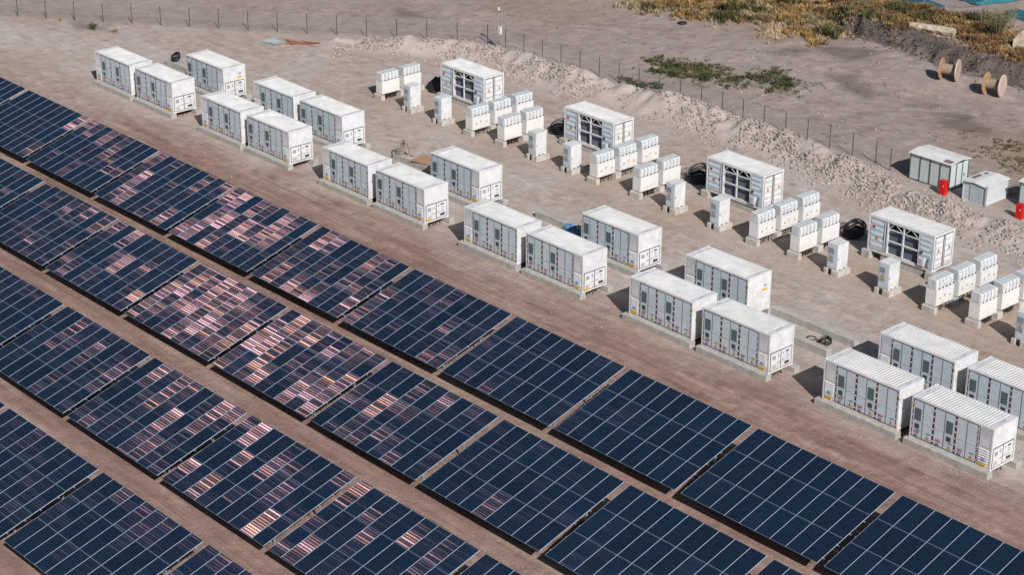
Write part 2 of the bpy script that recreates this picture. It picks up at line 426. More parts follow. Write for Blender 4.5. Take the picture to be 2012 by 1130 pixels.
def build_ground():
    xs = axis(-45, 106, .28, 1500); ys = axis(-52, 92, .28, 1500)
    X, Y = np.meshgrid(xs, ys); nx, ny = len(xs), len(ys)
    Z = ground_z(X, Y)
    co = np.stack([X, Y, Z], -1).reshape(-1, 3)
    i = (np.arange(ny - 1)[:, None] * nx + np.arange(nx - 1)[None]).ravel()
    faces = np.stack([i, i + 1, i + nx + 1, i + nx], 1)
    me = bpy.data.meshes.new('ground')
    me.vertices.add(len(co)); me.vertices.foreach_set('co', co.ravel())
    me.loops.add(faces.size); me.loops.foreach_set('vertex_index', faces.ravel())
    me.polygons.add(len(faces)); me.polygons.foreach_set('loop_start', np.arange(len(faces)) * 4)
    me.polygons.foreach_set('loop_total', np.full(len(faces), 4))
    me.polygons.foreach_set('use_smooth', np.ones(len(faces), bool))
    me.update(calc_edges=True)
    nz = (fbm(X, Y, 4, 3, 4) - .5) * 5
    nz2 = (fbm(X, Y, 1.5, 8, 4) - .5) * 2.6
    brown = np.clip((-.5 - Y + nz * 1.1 + (X - 40) * .02) / 5 + .5, 0, 1)          # reddish dirt of the solar field
    brown *= np.clip((X + 22) / 30, .25, 1)
    fence_d = np.where(X < 8.5, (Y - (36.3 + (X - 8.5) * .735)), Y - 36.8)
    grey = np.clip(fence_d / 3 + .3 + nz * .12, 0, 1)                              # grey gravel beyond the fence
    dark = np.zeros_like(X)
    for p in PATCH: dark = np.maximum(dark, .62 * poly_mask(X, Y, p, .8, nz2))
    bank = poly_mask(X, Y, DARKP, 1.0, nz2)
    dark = np.maximum(dark, bank)
    grass = np.maximum(poly_mask(X, Y, GRASS1, 3, nz2 * 1.5), poly_mask(X, Y, GRASS2, 2, nz2))
    grass = np.maximum(grass, .35 * poly_mask(X, Y, [(-3, 45), (1, 44), (9, 49), (5, 56), (-6, 54)], 3, nz2))
    ocre = poly_mask(X, Y, [(58, 47), (66, 46), (74, 44), (75, 60), (62, 56), (56, 51)], 4, nz2)
    dB, sB, _ = seg_dist(X, Y, BERM)
    berm = np.clip(1.2 - dB / 3.4, 0, 1)
    # churned orange-ish soil where the inverters and cabinets were trenched in
    trench = np.clip(1 - np.abs(Y - 18.6) / 4.2 + nz * .12, 0, 1) * np.clip((X - 12) / 3, 0, 1)
    a1 = np.stack([brown, grey, dark, np.ones_like(X)], -1).reshape(-1, 4)
    a2 = np.stack([np.maximum(grass, ocre * .7), berm, trench, np.ones_like(X)], -1).reshape(-1, 4)
    tr = np.zeros_like(X)
    wob = (fbm(X, Y, 12, 51, 2) - .5) * 1.2
    for pl in TRACKS:
        d, sg, _ = seg_dist(X, Y + wob, pl)
        for g in (-.95, .95): tr = np.maximum(tr, np.exp(-((d * sg - g) / .26) ** 2))
    tr *= np.clip(fbm(X, Y, 5, 57, 3) * 3.2 - .8, 0, 1)
    a3 = np.stack([tr, tr * 0, tr * 0, np.ones_like(X)], -1).reshape(-1, 4)
    for nm, a in (('soil_a', a1), ('soil_b', a2), ('tracks', a3)):
        at = me.color_attributes.new(nm, 'FLOAT_COLOR', 'POINT'); at.data.foreach_set('color', a.astype(np.float32).ravel())
    m, nt, b = newmat('ground_soil')
    g = N(nt, 'ShaderNodeNewGeometry'); P = g.outputs['Position']
    def attr(n):
        a = N(nt, 'ShaderNodeAttribute', attribute_name=n); s = N(nt, 'ShaderNodeSeparateColor'); nt.links.new(a.outputs['Color'], s.inputs[0]); return s.outputs
    A = attr('soil_a'); B = attr('soil_b')
    # strongly stretched noise = wheel and grader marks along the yard
    mp = N(nt, 'ShaderNodeMapping'); nt.links.new(P, mp.inputs[0]); mp.inputs['Scale'].default_value = (.10, .8, 1)
    streak = ramp(nt, noise(nt, mp.outputs[0], 1.0, 7, .68), .33, .67)
    mp2 = N(nt, 'ShaderNodeMapping'); nt.links.new(P, mp2.inputs[0]); mp2.inputs['Scale'].default_value = (.9, .12, 1); mp2.inputs['Rotation'].default_value = (0, 0, .45)
    streak2 = ramp(nt, noise(nt, mp2.outputs[0], 1.0, 6, .65), .36, .64)
    big = ramp(nt, noise(nt, P, .09, 6, .6), .35, .65)
    med = ramp(nt, noise(nt, P, .9, 8, .7), .3, .7)
    fine = ramp(nt, noise(nt, P, 14, 4, .7), .25, .75)
    yard = mixc(nt, big, (.355, .28, .235), (.47, .43, .415))
    yard = mixc(nt, mathn(nt, 'MULTIPLY', streak, .6), yard, (.50, .44, .395))
    yard = mixc(nt, mathn(nt, 'MULTIPLY', ramp(nt, noise(nt, mp.outputs[0], 1.7, 5, .6), .55, .75), .55), yard, (.30, .235, .195))
    yard = mixc(nt, mathn(nt, 'MULTIPLY', B[2], .6), yard, mixc(nt, med, (.36, .27, .205), (.45, .35, .27)))
    brown = mixc(nt, streak, (.225, .145, .120), (.385, .275, .235))
    brown = mixc(nt, mathn(nt, 'MULTIPLY', ramp(nt, noise(nt, mp.outputs[0], .5, 5, .6), .55, .72), .5), brown, (.40, .33, .275))
    mp3 = N(nt, 'ShaderNodeMapping'); nt.links.new(P, mp3.inputs[0]); mp3.inputs['Scale'].default_value = (.03, 2.6, 1)
    track = ramp(nt, noise(nt, mp3.outputs[0], 1.0, 3, .5), .56, .62)
    tm = ramp(nt, noise(nt, P, .12, 3, .5), .45, .6)
    brown = mixc(nt, mathn(nt, 'MULTIPLY', mathn(nt, 'MULTIPLY', track, tm), .55), brown, (.17, .105, .085))
    yard = mixc(nt, mathn(nt, 'MULTIPLY', mathn(nt, 'MULTIPLY', track, tm), .30), yard, (.30, .245, .215))
    c = mixc(nt, A[0], yard, brown)
    grey = mixc(nt, big, (.33, .275, .25), (.385, .33, .315))
    grey = mixc(nt, mathn(nt, 'MULTIPLY', streak2, .45), grey, (.29, .235, .205))
    grey = mixc(nt, mathn(nt, 'MULTIPLY', ramp(nt, noise(nt, P, 2.2, 5, .7), .6, .75), .5), grey, (.50, .44, .40))
    grey = mixc(nt, mathn(nt, 'MULTIPLY', ramp(nt, noise(nt, P, .35, 7, .68), .5, .68), .55), grey, (.25, .20, .185))
    grey = mixc(nt, mathn(nt, 'MULTIPLY', ramp(nt, noise(nt, mp2.outputs[0], .6, 7, .7), .55, .75), .6), grey, (.46, .375, .31))
    c = mixc(nt, A[1], c, grey)
    bermc = mixc(nt, med, (.36, .305, .28), (.55, .50, .475))
    c = mixc(nt, mathn(nt, 'MULTIPLY', B[1], .9), c, bermc)
    c = mixc(nt, mathn(nt, 'MULTIPLY', B[0], .75), c, mixc(nt, med, (.19, .12, .06), (.36, .25, .14)))
    c = mixc(nt, mathn(nt, 'MULTIPLY', A[2], .85), c, mixc(nt, med, (.045, .034, .031), (.155, .125, .115)))
    T3 = attr('tracks')
    c = mixc(nt, mathn(nt, 'MULTIPLY', T3[0], 1.0), c, mixc(nt, 1.0, c, mixc(nt, med, (1.34, 1.32, 1.30), (.66, .63, .61)), 'MULTIPLY'))
    # small-scale grit
    c = mixc(nt, 1.0, c, mixc(nt, med, (1.16, 1.16, 1.16), (.80, .775, .755)), 'MULTIPLY')
    c = mixc(nt, 1.0, c, mixc(nt, fine, (.70, .69, .68), (1.28, 1.28, 1.28)), 'MULTIPLY')
    vo = N(nt, 'ShaderNodeTexVoronoi'); nt.links.new(P, vo.inputs['Vector']); vo.inputs['Scale'].default_value = 2.6
    spk = mathn(nt, 'LESS_THAN', vo.outputs['Distance'], .13)
    w = N(nt, 'ShaderNodeSeparateColor'); nt.links.new(vo.outputs['Color'], w.inputs[0])
    spk = mathn(nt, 'MULTIPLY', spk, mathn(nt, 'GREATER_THAN', w.outputs[0], .72))
    c = mixc(nt, mathn(nt, 'MULTIPLY', spk, .4), c, mixc(nt, mathn(nt, 'GREATER_THAN', w.outputs[1], .4), (.12, .095, .08), (.66, .6, .54)))
    nt.links.new(c, b.inputs['Base Color']); b.inputs['Roughness'].default_value = .95; b.inputs['Specular IOR Level'].default_value = .15
    bp = N(nt, 'ShaderNodeBump'); bp.inputs['Strength'].default_value = .9; bp.inputs['Distance'].default_value = .13
    hh = mathn(nt, 'ADD', mathn(nt, 'MULTIPLY', noise(nt, P, 1.6, 8, .7), 1.0), mathn(nt, 'MULTIPLY', noise(nt, P, 9, 4, .6), .35))
    nt.links.new(hh, bp.inputs['Height']); nt.links.new(bp.outputs[0], b.inputs['Normal'])
    me.materials.append(m)
    o = bpy.data.objects.new('ground', me); COL.objects.link(o); o['kind'] = 'structure'
    return o
build_ground()

# ------------------------------------------------------------------ battery containers
L, W, H = 6.058, 2.438, 2.9
def triangle(mb, x, y, z, s, face='y'):
    """warning triangle: dark edge, yellow face, black bolt; on a face looking to -y or +x"""
    def P(a, h, o): return (x + a, y - o, z + h) if face == 'y' else (x + o, y + a, z + h)
    mb.prism([P(-s * .5, 0, 0), P(s * .5, 0, 0), P(0, s * .88, 0)], (P(0, 0, .006)[0] - x, P(0, 0, .006)[1] - y, 0), 1)
    k = .80
    mb.prism([P(-s * .5 * k, s * .07, .006), P(s * .5 * k, s * .07, .006), P(0, s * .75, .006)], (P(0, 0, .004)[0] - x, P(0, 0, .004)[1] - y, 0), 0)
    w = s * .07
    mb.prism([P(-w, s * .16, .010), P(w, s * .16, .010), P(w, s * .5, .010), P(-w, s * .5, .010)], (P(0, 0, .003)[0] - x, P(0, 0, .003)[1] - y, 0), 1)

def battery_container(kind):
    t = thing('battery_container', 'x', 'battery container')
    b = MB()
    b.box(.04, .04, .12, L - .04, W - .04, 2.83)
    # corrugated long back side and, on the kind with a plain end, vertical ribs
    for k in range(20): b.box(.3 + k * .28, W - .045, .2, .42 + k * .28, W - .015, 2.75)
    if kind == 'L':
        for k in range(7): b.box(L - .042, .22 + k * .30, .2, L - .012, .34 + k * .30, 2.74)
    else:
        b.box(L - .042, .16, 1.52, L - .016, W - .16, 2.74)
        for k in range(6): b.box(L - .02, .28 + k * .36, 1.6, L - .008, .295 + k * .36, 2.7)
    for k in range(7): b.box(.012, .22 + k * .30, .2, .042, .34 + k * .30, 2.74)
    b.build('body', [WHITE], t)
    f = MB()
    for x0 in (0, L - .11):
        for y0 in (0, W - .11):
            f.box(x0, y0, .12, x0 + .11, y0 + .11, 2.78)
            for z0 in (-.003, 2.78): f.box(x0 - .006 if x0 == 0 else x0 - .06, y0 - .006 if y0 == 0 else y0 - .05, z0, x0 + .17 if x0 == 0 else x0 + .116, y0 + .16 if y0 == 0 else y0 + .116, z0 + .123)
    for y0 in (0.003, W - .103):
        f.box(.17, y0, 2.765, L - .17, y0 + .10, 2.885); f.box(.17, y0, .0, L - .17, y0 + .10, .14)
    for x0 in (.003, L - .103):
        f.box(x0, .16, 2.765, x0 + .10, W - .16, 2.885); f.box(x0, .16, .0, x0 + .10, W - .16, .14)
    f.build('frame', [WHITE], t)
    rf = MB()
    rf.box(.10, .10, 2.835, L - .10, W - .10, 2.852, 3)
    n = 22; x = .48; dx = (L - .96) / n
    for k in range(n):
        a = x + k * dx + .03
        rf.add([(a, .12, 2.852), (a + .03, .12, 2.90), (a + .12, .12, 2.90), (a + .15, .12, 2.852), (a, W - .12, 2.852), (a + .03, W - .12, 2.90), (a + .12, W - .12, 2.90), (a + .15, W - .12, 2.852)],
               [(0, 1, 2, 3)[::-1], (4, 5, 6, 7), (0, 1, 5, 4)[::-1], (1, 2, 6, 5)[::-1], (2, 3, 7, 6)[::-1]])
    rf.box(.12, .12, 2.858, .42, W - .12, 2.872, 1); rf.box(L - .42, .12, 2.858, L - .12, W - .12, 2.872, 1)
    rf.box(L - .34, .9, 2.872, L - .22, 1.55, 2.876, 2); rf.box(.22, .95, 2.872, .34, 1.5, 2.876, 2)
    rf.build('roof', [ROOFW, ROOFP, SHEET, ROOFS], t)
    # the long side: three double doors and a louvre bay
    def X(a): return a if kind == 'R' else a + .93
    starts = [X(.17), X(1.80), X(3.43)]
    g = MB()
    for s0 in starts: g.box(s0 - .045, .020, .155, s0 + 1.545, .044, 2.762, 0)
    g.build('door_gasket', [GASKET], t)
    n = 0
    for s0 in starts:
        for j in range(2):
            x0 = s0 + j * .755; x1 = x0 + .745
            d = MB(); d.box(x0 + .02, .004, .225, x1 - .02, .0205, 2.685)
            d.box(x0 + .03, .0, 1.28, x1 - .03, .0045, 1.295, 1)
            dr = d.build('door', [DOORW, GRILLE], t)
            cx = (x0 + x1) / 2
            if n in (0, 3):
                q = MB(); q.box(cx - .24, -.016, 1.38, cx + .24, .004, 2.20, 0)
                for k in range(8): q.box(cx - .22, -.021, 1.42 + k * .095, cx + .22, -.016, 1.435 + k * .095, 1)
                q.build('vent_grille', [GRILLE, VENT], dr)
                q = MB(); q.box(cx - .17, -.02, .82, cx + .17, .004, 1.16, 0); q.box(cx - .12, -.026, .87, cx + .12, -.02, 1.11, 1)
                q.build('fan_vent', [GRILLE, VENT], dr)
            if n in (0, 2, 4):
                q = MB(); lx = cx - .22
                q.box(lx, -.002, .60, lx + .36, .004, .69, 0)
                q.box(lx, -.002, .49, lx + .36, .004, .565, 0)
                for k in range(5): q.box(lx + .03 + k * .065, -.0045, .62, lx + .065 + k * .065, -.002, .67, 1)
                q.box(lx, -.002, .33, lx + .30, .004, .39, 2); q.box(lx, -.002, .24, lx + .26, .004, .285, 2)
                q.build('warning_label', [REDL, WHITE, REDROD], dr)
            if n in (1, 3, 5):
                q = MB(); triangle(q, cx + .05, .004, .30, .32)
                q.build('warning_sign', [ORA, BLK], dr)
            if n in (0, 1, 3, 5):
                q = MB(); q.box(cx - .05, -.03, .715, cx + .30, -.012, .735); q.box(cx + .1, -.03, .69, cx + .14, .004, .76)
                q.build('handle', [GRILLE], dr)
            n += 1
    h = MB()
    for s0 in starts:
        for xx in (s0 - .045, s0 + 1.515):
            h.box(xx, -.006, .2, xx + .028, .018, 2.72, 1)
            for k in range(6): h.box(xx - .016, -.016, .34 + k * .42, xx + .03, -.002, .44 + k * .42, 0)
        h.box(s0 + .742, -.010, .25, s0 + .757, .004, 2.66, 2)
    h.build('hinge_post', [WHITE, REDROD, GRILLE], t)
    lx = 5.08 if kind == 'R' else .14
    lv = MB(); lv.box(lx, .012, .18, lx + .83, .044, 2.73)
    lv.box(lx - .012, .02, .17, lx + .842, .030, 2.74, 1)
    for k in range(6):
        lv.prism([(lx + .06, .012, .44 + k * .165), (lx + .06, -.045, .46 + k * .165), (lx + .06, .012, .54 + k * .165)], (.71, 0, 0)); lv.box(lx + .07, .008, .425 + k * .165, lx + .76, .0121, .44 + k * .165, 1)
    lp = lv.build('louvre_panel', [WHITE, GRILLE], t)
    q = MB(); q.box(lx + .03, .0, 1.48, lx + .80, .0125, 2.68, 0); q.box(lx + .05, -.004, 1.50, lx + .78, .0, 2.66, 2)
    for k in range(14): q.prism([(lx + .06 + k * .05, -.004, 1.51), (lx + .085 + k * .05, -.004, 1.51), (lx + .085 + k * .05, -.016, 2.65), (lx + .06 + k * .05, -.016, 2.65)], (0, .003, 0), 1)
    q.build('intake_mesh', [GRILLE, WHITE, LOUVM], lp)
    q = MB(); q.box(lx + .12, -.034, .22, lx + .62, .012, .36, 0)
    for k in range(4): q.box(lx + .17 + k * .11, -.037, .26, lx + .24 + k * .11, -.034, .32, 1)
    q.build('yellow_label', [YEL, TAGM], lp)
    q = MB()
    q.prism([(lx + .14, -.032, .60), (lx + .62, -.032, .60), (lx + .50, -.032, .74), (lx + .42, -.032, .67), (lx + .36, -.032, .80), (lx + .28, -.032, .68)], (0, -.004, 0), 0)
    q.box(lx + .2, -.036, .53, lx + .56, -.032, .56, 0)
    q.build('blue_logo', [BLUE], lp)
    if kind == 'R':
        g = MB(); g.box(L - .038, .15, .145, L - .012, 1.19, 1.49); g.box(L - .038, 1.21, .145, L - .012, W - .15, 1.49)
        g.build('door_gasket', [GASKET], t)
        for j, (y0, y1) in enumerate(((.195, 1.165), (1.235, W - .195))):
            d = MB(); d.box(L - .03, y0, .185, L - .004, y1, 1.445); dr = d.build('end_door', [WHITE], t)
            def pl(nm, y0_, z0_, y1_, z1_, m, o=.004): MB().box(L - .004, y0 + y0_, z0_, L + o, y0 + y1_, z1_).build(nm, [m], dr)
            if j == 0:
                q = MB(); q.box(L - .004, y0 + .14, .92, L + .004, y0 + .48, 1.22, 0)
                for k in range(6): q.box(L + .004, y0 + .16, .94 + k * .045, L + .007, y0 + .46, .955 + k * .045, 1)
                q.build('vent_panel', [SHEET, GRILLE], dr)
                pl('data_plate', .74, .98, .79, 1.26, VENT); pl('handle', .60, .62, .95, .645, VENT, .012)
                q = MB(); q.box(L - .004, y0 + .10, .27, L + .001, y0 + .52, .55, 1)
                for k in range(4): q.box(L + .001, y0 + .12, .30 + k * .07, L + .003, y0 + .50, .325 + k * .07, 0)
                q.build('data_plate', [GRILLE, WHITE], dr)
            else:
                pl('meter_window', .42, 1.18, .74, 1.30, VENT); pl('keypad', .18, 1.12, .24, 1.24, VENT)
                pl('meter_window', .36, .30, .82, .50, VENT); pl('handle', .04, .66, .36, .685, VENT, .012)
                pl('data_plate', .5, .66, .78, .70, GRILLE); pl('data_plate', .5, .86, .74, .90, GRILLE); pl('data_plate', .5, 1.0, .7, 1.04, GRILLE)
    q = MB()
    if kind == 'R': q.box(-.02, -.04, 2.20, .08, -.006, 2.36)
    else: q.box(L - .09, -.04, 2.20, L + .012, -.006, 2.36)
    q.build('tag_box', [TAGM], t)
    return t
protoR = battery_container('R'); protoL = battery_container('L')
for p in (protoR, protoL):
    KIDS[p.name] = list(p.children)
usedK = {'R': False, 'L': False}
FX = [-7.38, -.42, 10.29, 17.26, 27.97, 35.0, 45.78, 52.8, 63.57, 70.55, 81.2, 88.2]
BX = [(-.77, 'R'), (10.04, 'L'), (17.02, 'R'), (34.89, 'R'), (52.68, 'R'), (63.44, 'L'), (81.07, 'L'), (88.07, 'R')]
BASE = .45
cont = []
for i, x in enumerate(FX): cont.append((x, 0, 'L' if i % 2 == 0 else 'R', 'front row', i + 1))
for i, (x, k) in enumerate(BX): cont.append((x, 5.788, k, 'back row', i + 1))
stickers = {('back row', 1), ('back row', 6)}
low_stickers = {('front row', 6), ('front row', 8)}
for x, y, k, rowname, i in cont:
    side = 'louvres at its right end' if k == 'R' else 'louvres at its left end'
    lab = 'white battery container, %s from the left in the %s, %s' % (ORD[i], rowname, side)
    o = place(protoR if k == 'R' else protoL, usedK[k], (x, y, BASE), lab, 'white battery containers'); usedK[k] = True
    if (rowname, i) in stickers:
        q = MB(); q.box(L - .006, 1.55, 1.72 if k == 'R' else 1.55, L + .004, 2.02, 1.90 if k == 'R' else 1.73)
        q.build('end_sticker', [YEL], o)
        q = MB(); zz = 2.1 if k == 'R' else 1.9
        q.prism([(L - .006, 1.6, zz), (L - .006, 2.0, zz), (L - .006, 1.85, zz + .16)], (.01, 0, 0)); q.build('end_logo', [BLUE], o)
    if (rowname, i) in low_stickers:
        q = MB(); q.box(L - .004, .24, .19, L + .003, .66, .32); q.build('end_sticker', [YEL], o)

# concrete strips the containers stand on
def strip_mesh(x0, x1, w=.55, z0=-.3, z1=.45, seed=0):
    rnd = random.Random(seed); b = MB(); n = max(2, int((x1 - x0) / .6)); vs = []
    c = .03
    for k in range(n + 1):
        x = (x1 - x0) * k / n; j = lambda: rnd.uniform(-.012, .012)
        vs += [(x, 0 + j(), z0), (x, 0 + j(), z1 - c + j()), (x, c + j(), z1), (x, w - c + j(), z1), (x, w + j(), z1 - c), (x, w + j(), z0)]
    fs = []
    for k in range(n):
        for i in range(5): a = k * 6 + i; fs.append((a, a + 6, a + 7, a + 1))
    fs += [(0, 1, 2, 3, 4, 5), tuple(n * 6 + i for i in (5, 4, 3, 2, 1, 0))]
    return b.add(vs, fs)
def strip(x0, x1, y, label, cat='concrete strip', group='concrete strips under the containers', z1=.445, w=.55):
    o = strip_mesh(x0, x1, w=w, z1=z1, seed=int(x0 * 10 + y * 7)).build('concrete_strip', [CONC]); o.location = (x0, y, 0)
    return tag(o, label, cat, group)
for x, y, k, rowname, i in cont:
    a, b_ = (x - .38, x + L + .12) if k == 'L' else (x - .22, x + L + .05)
    strip(a, b_, y - .28, 'concrete strip, near edge of the %s container from the left, %s' % (ORD[i], rowname))
    strip(a, b_ + (.38 if k == 'R' else 0), y + 2.16, 'concrete strip, far edge of the %s container from the left, %s' % (ORD[i], rowname))
strip(-8.4, -2.2, 8.2, 'empty concrete strip at upper left, holding a black cable coil', z1=.56, group='empty concrete strips')
strip(26.9, 33.6, 8.2, 'empty concrete strip under the reddish board, left of a back row container', z1=.56, group='empty concrete strips')
strip(44.9, 51.6, 8.2, 'empty concrete strip beside the blue tarp, left of a back row container', z1=.56, group='empty concrete strips')
strip(69.6, 77.2, 8.2, 'long empty concrete strip toward the right, farther of the parallel pair', z1=.56, group='empty concrete strips')
strip(69.9, 76.9, 5.6, 'empty concrete strip with black cables at its end, nearer of the parallel pair', z1=.56, group='empty concrete strips')
# soil and cable stubs in the gaps below the container ends
for x, y, k, rowname, i in cont:
    if k != 'R': continue
    b = MB(); rnd = random.Random(int(x * 3))
    for j in range(7):
        yy = y + .5 + j * .2 + rnd.uniform(-.05, .05); xx = x + L - .25 - rnd.random() * .15
        b.tube([(xx, yy, .46), (xx + rnd.uniform(-.05, .1), yy, .2), (xx + rnd.uniform(-.1, .15), yy + rnd.uniform(-.1, .1), -.08)], .03, 5, j % 2)
    tag(b.build('cable_tails', [CABLEB, CABLE]), 'short cable tails hanging under the right end of the %s container in the %s' % (ORD[i], rowname), 'cables', 'cable tails below container ends')

# ------------------------------------------------------------------ transformer containers
def transformer():
    t = thing('transformer_container', 'x', 'transformer container')
    f = MB()
    for x0 in (0, L - .13):
        for y0 in (0, W - .13): f.box(x0, y0, .12, x0 + .13, y0 + .13, 2.78)
    for x0 in (-.006, L - .164):
        for y0 in (-.006, W - .154):
            for z0 in (-.003, 2.78): f.box(x0, y0, z0, x0 + .17, y0 + .16, z0 + .123)
    for y0 in (.003, W - .103):
        f.box(.164, y0, 2.70, L - .164, y0 + .10, 2.885); f.box(.164, y0, 0, L - .164, y0 + .10, .16)
    for x0 in (.003, L - .103):
        f.box(x0, .154, 2.74, x0 + .10, W - .154, 2.885); f.box(x0, .154, 0, x0 + .10, W - .154, .16)
    for xx in (1.72, 4.66): f.box(xx, .01, .16, xx + .10, .10, 2.70)
    f.build('frame', [WHITE], t)
    b = MB()
    b.box(.06, .9, .13, L - .06, W - .04, 2.80)                                      # deep back volume
    b.box(.06, .05, .13, 1.72, .9, 2.80); b.box(4.76, .05, .13, L - .06, .9, 2.80)
    b.box(1.72, .12, .13, 4.76, .9, .17); b.box(1.72, .12, 2.72, 4.76, .9, 2.80)
    for k in range(20): b.box(.3 + k * .28, W - .045, .2, .42 + k * .28, W - .012, 2.7)
    b.build('body', [WHITE], t)
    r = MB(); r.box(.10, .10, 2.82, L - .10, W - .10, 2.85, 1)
    for k in range(24):
        a = .22 + k * .236
        r.prism([(a, .12, 2.85), (a + .03, .12, 2.898), (a + .12, .12, 2.898), (a + .15, .12, 2.85)], (0, W - .24, 0))
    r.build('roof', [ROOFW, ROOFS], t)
    # radiator bays
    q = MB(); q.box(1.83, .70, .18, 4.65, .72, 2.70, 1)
    q.box(1.83, .40, .2, 4.65, .44, 2.16, 0)
    for k in range(46): q.box(1.86 + k * .0605, .30, .22, 1.88 + k * .0605, .40, 2.14, 0)
    q.build('radiator', [RADM, DARKIN], t)
    q = MB(); q.box(3.19, .02, .16, 3.29, .12, 2.70)
    for x0, x1 in ((1.82, 3.19), (3.29, 4.66)):
        q.box(x0, .03, 1.22, x1, .10, 1.33); q.box(x0, .03, 2.16, x1, .09, 2.23); q.box(x0, .03, .162, x1, .09, .24)
        xm = (x0 + x1) / 2
        q.prism([(x0 + .02, .04, 2.23), (x0 + .07, .04, 2.23), (xm - .10, .04, 2.70), (xm - .17, .04, 2.70)], (0, .04, 0))
        q.prism([(x1 - .07, .04, 2.23), (x1 - .02, .04, 2.23), (xm - .02, .042, 2.70), (xm - .08, .042, 2.70)], (0, .036, 0))
    q.build('truss_frame', [WHITE], t)
    # left door on the long side
    def ribs(mb, face, a0, a1, z0, z1, n, o):
        h = (z1 - z0) / n
        for k in range(n):
            z = z0 + k * h + h * .18
            if face == 'y': mb.prism([(a0, o, z), (a0, o - .035, z + h * .12), (a0, o - .035, z + h * .5), (a0, o, z + h * .62)], (a1 - a0, 0, 0))
            else: mb.prism([(o, a0, z), (o + .035, a0, z + h * .12), (o + .035, a0, z + h * .5), (o, a0, z + h * .62)], (0, a1 - a0, 0))
    g = MB(); g.box(.16, .03, .20, 1.66, .052, 2.66); g.build('door_gasket', [GASKET], t)
    d = MB(); d.box(.20, .004, .24, 1.60, .032, 2.62, 0); ribs(d, 'y', .3, 1.42, .35, 2.55, 5, .004); d.box(1.47, -.02, .3, 1.50, .004, 2.56, 1); d.box(1.40, -.03, 1.2, 1.43, .004, 1.55, 1)
    dr = d.build('side_door', [DOORW, REDROD], t)
    q = MB(); q.cyl((.52, -.034, 2.02), (.52, -.046, 2.02), .13, 16); q.build('red_button', [REDP], dr)
    q = MB(); triangle(q, .85, -.033, 1.05, .36); q.build('warning_sign', [ORA, BLK], dr)
    # right bay on the long side
    d = MB(); d.box(4.78, .004, .20, 5.90, .052, 2.66, 0); ribs(d, 'y', 4.88, 5.8, 1.0, 2.6, 4, .004)
    d.box(4.86, -.02, 2.4, 5.3, .0, 2.46, 1); d.box(5.80, -.02, 1.5, 5.83, .004, 1.72, 1)
    dr = d.build('service_panel', [DOORW, GRILLE], t)
    q = MB(); q.box(4.80, -.13, .28, 5.36, .002, .92, 0); q.box(4.84, -.136, .32, 5.2, -.13, .86, 1)
    q.build('cooling_unit', [WHITE, SHEET], dr)
    q = MB(); q.box(4.95, -.10, 1.22, 5.10, .0, 1.42, 0); q.tube([(5.0, -.06, 1.25), (5.05, -.16, 1.1), (5.15, -.1, 1.0), (5.3, -.05, .95)], .018, 5, 0)
    q.build('junction_box', [VENT], dr)
    q = MB()
    for k in range(5): q.tube([(5.5 + k * .05, -.02, .25), (5.5 + k * .05, -.07, .5), (5.56 + k * .04, -.04, .78), (5.6 + k * .03, -.01, .98)], .014, 4)
    q.build('conduit', [GRILLE], dr)
    # double doors on the end
    g = MB(); g.box(L - .062, .17, .20, L - .018, W - .17, 2.70); g.build('door_gasket', [GASKET], t)
    for y0, y1, sy in ((.20, 1.18, .38), (1.25, W - .20, .62)):
        d = MB(); d.box(L - .03, y0, .24, L - .004, y1, 2.66, 0); ribs(d, 'x', y0 + .1, y1 - .14, .35, 2.6, 5, L - .004)
        rr = y1 - .07 if y0 < 1 else y0 + .07
        d.box(L - .004, rr - .012, .22, L + .03, rr + .012, 2.68, 1); d.box(L + .0, y0 + .1 if y0 < 1 else y1 - .4, .9, L + .04, (y0 + .4) if y0 < 1 else y1 - .1, .925, 1)
        dr = d.build('end_door', [WHITE, REDROD], t)
        q = MB(); triangle(q, L + .033, y0 + sy, 1.45, .34, 'x'); q.build('warning_sign', [ORA, BLK], dr)
    return t
protoT = transformer(); KIDS[protoT.name] = list(protoT.children)
WX = [17.40, 34.04, 50.86, 67.49]; WY = 21.58; WB = .6
WN = ['behind the leftmost cabinets, with a dark coil at its left', 'with a green crate and coil at its left', 'with a black cable coil at its left', 'rightmost, with a big round cable coil at its left']
for i, x in enumerate(WX):
    place(protoT, i > 0, (x, WY, WB), 'white transformer container %s' % WN[i], 'transformer containers with radiator bays')
    nm = ORD[i + 1]
    # footings
    for fx, fw, s in ((-.35, .75, 'left near'), (L - .45, .75, 'right near')):
        o = strip_mesh(0, fw, w=.8, z1=.593, seed=i * 9 + int(fx)).build('concrete_block', [CONC]); o.location = (x + fx, WY - .22, 0)
        tag(o, 'concrete block under the %s corner of the %s transformer container from the left' % (s, nm), 'concrete block', 'blocks under the transformer containers')
    o = strip_mesh(0, 3.9, w=1.9, z1=.592, seed=i).build('concrete_slab', [CONC]); o.location = (x + 1.25, WY + .1, 0)
    tag(o, 'long concrete slab under the radiators of the %s transformer container from the left' % nm, 'concrete slab', 'bases under the transformer containers')

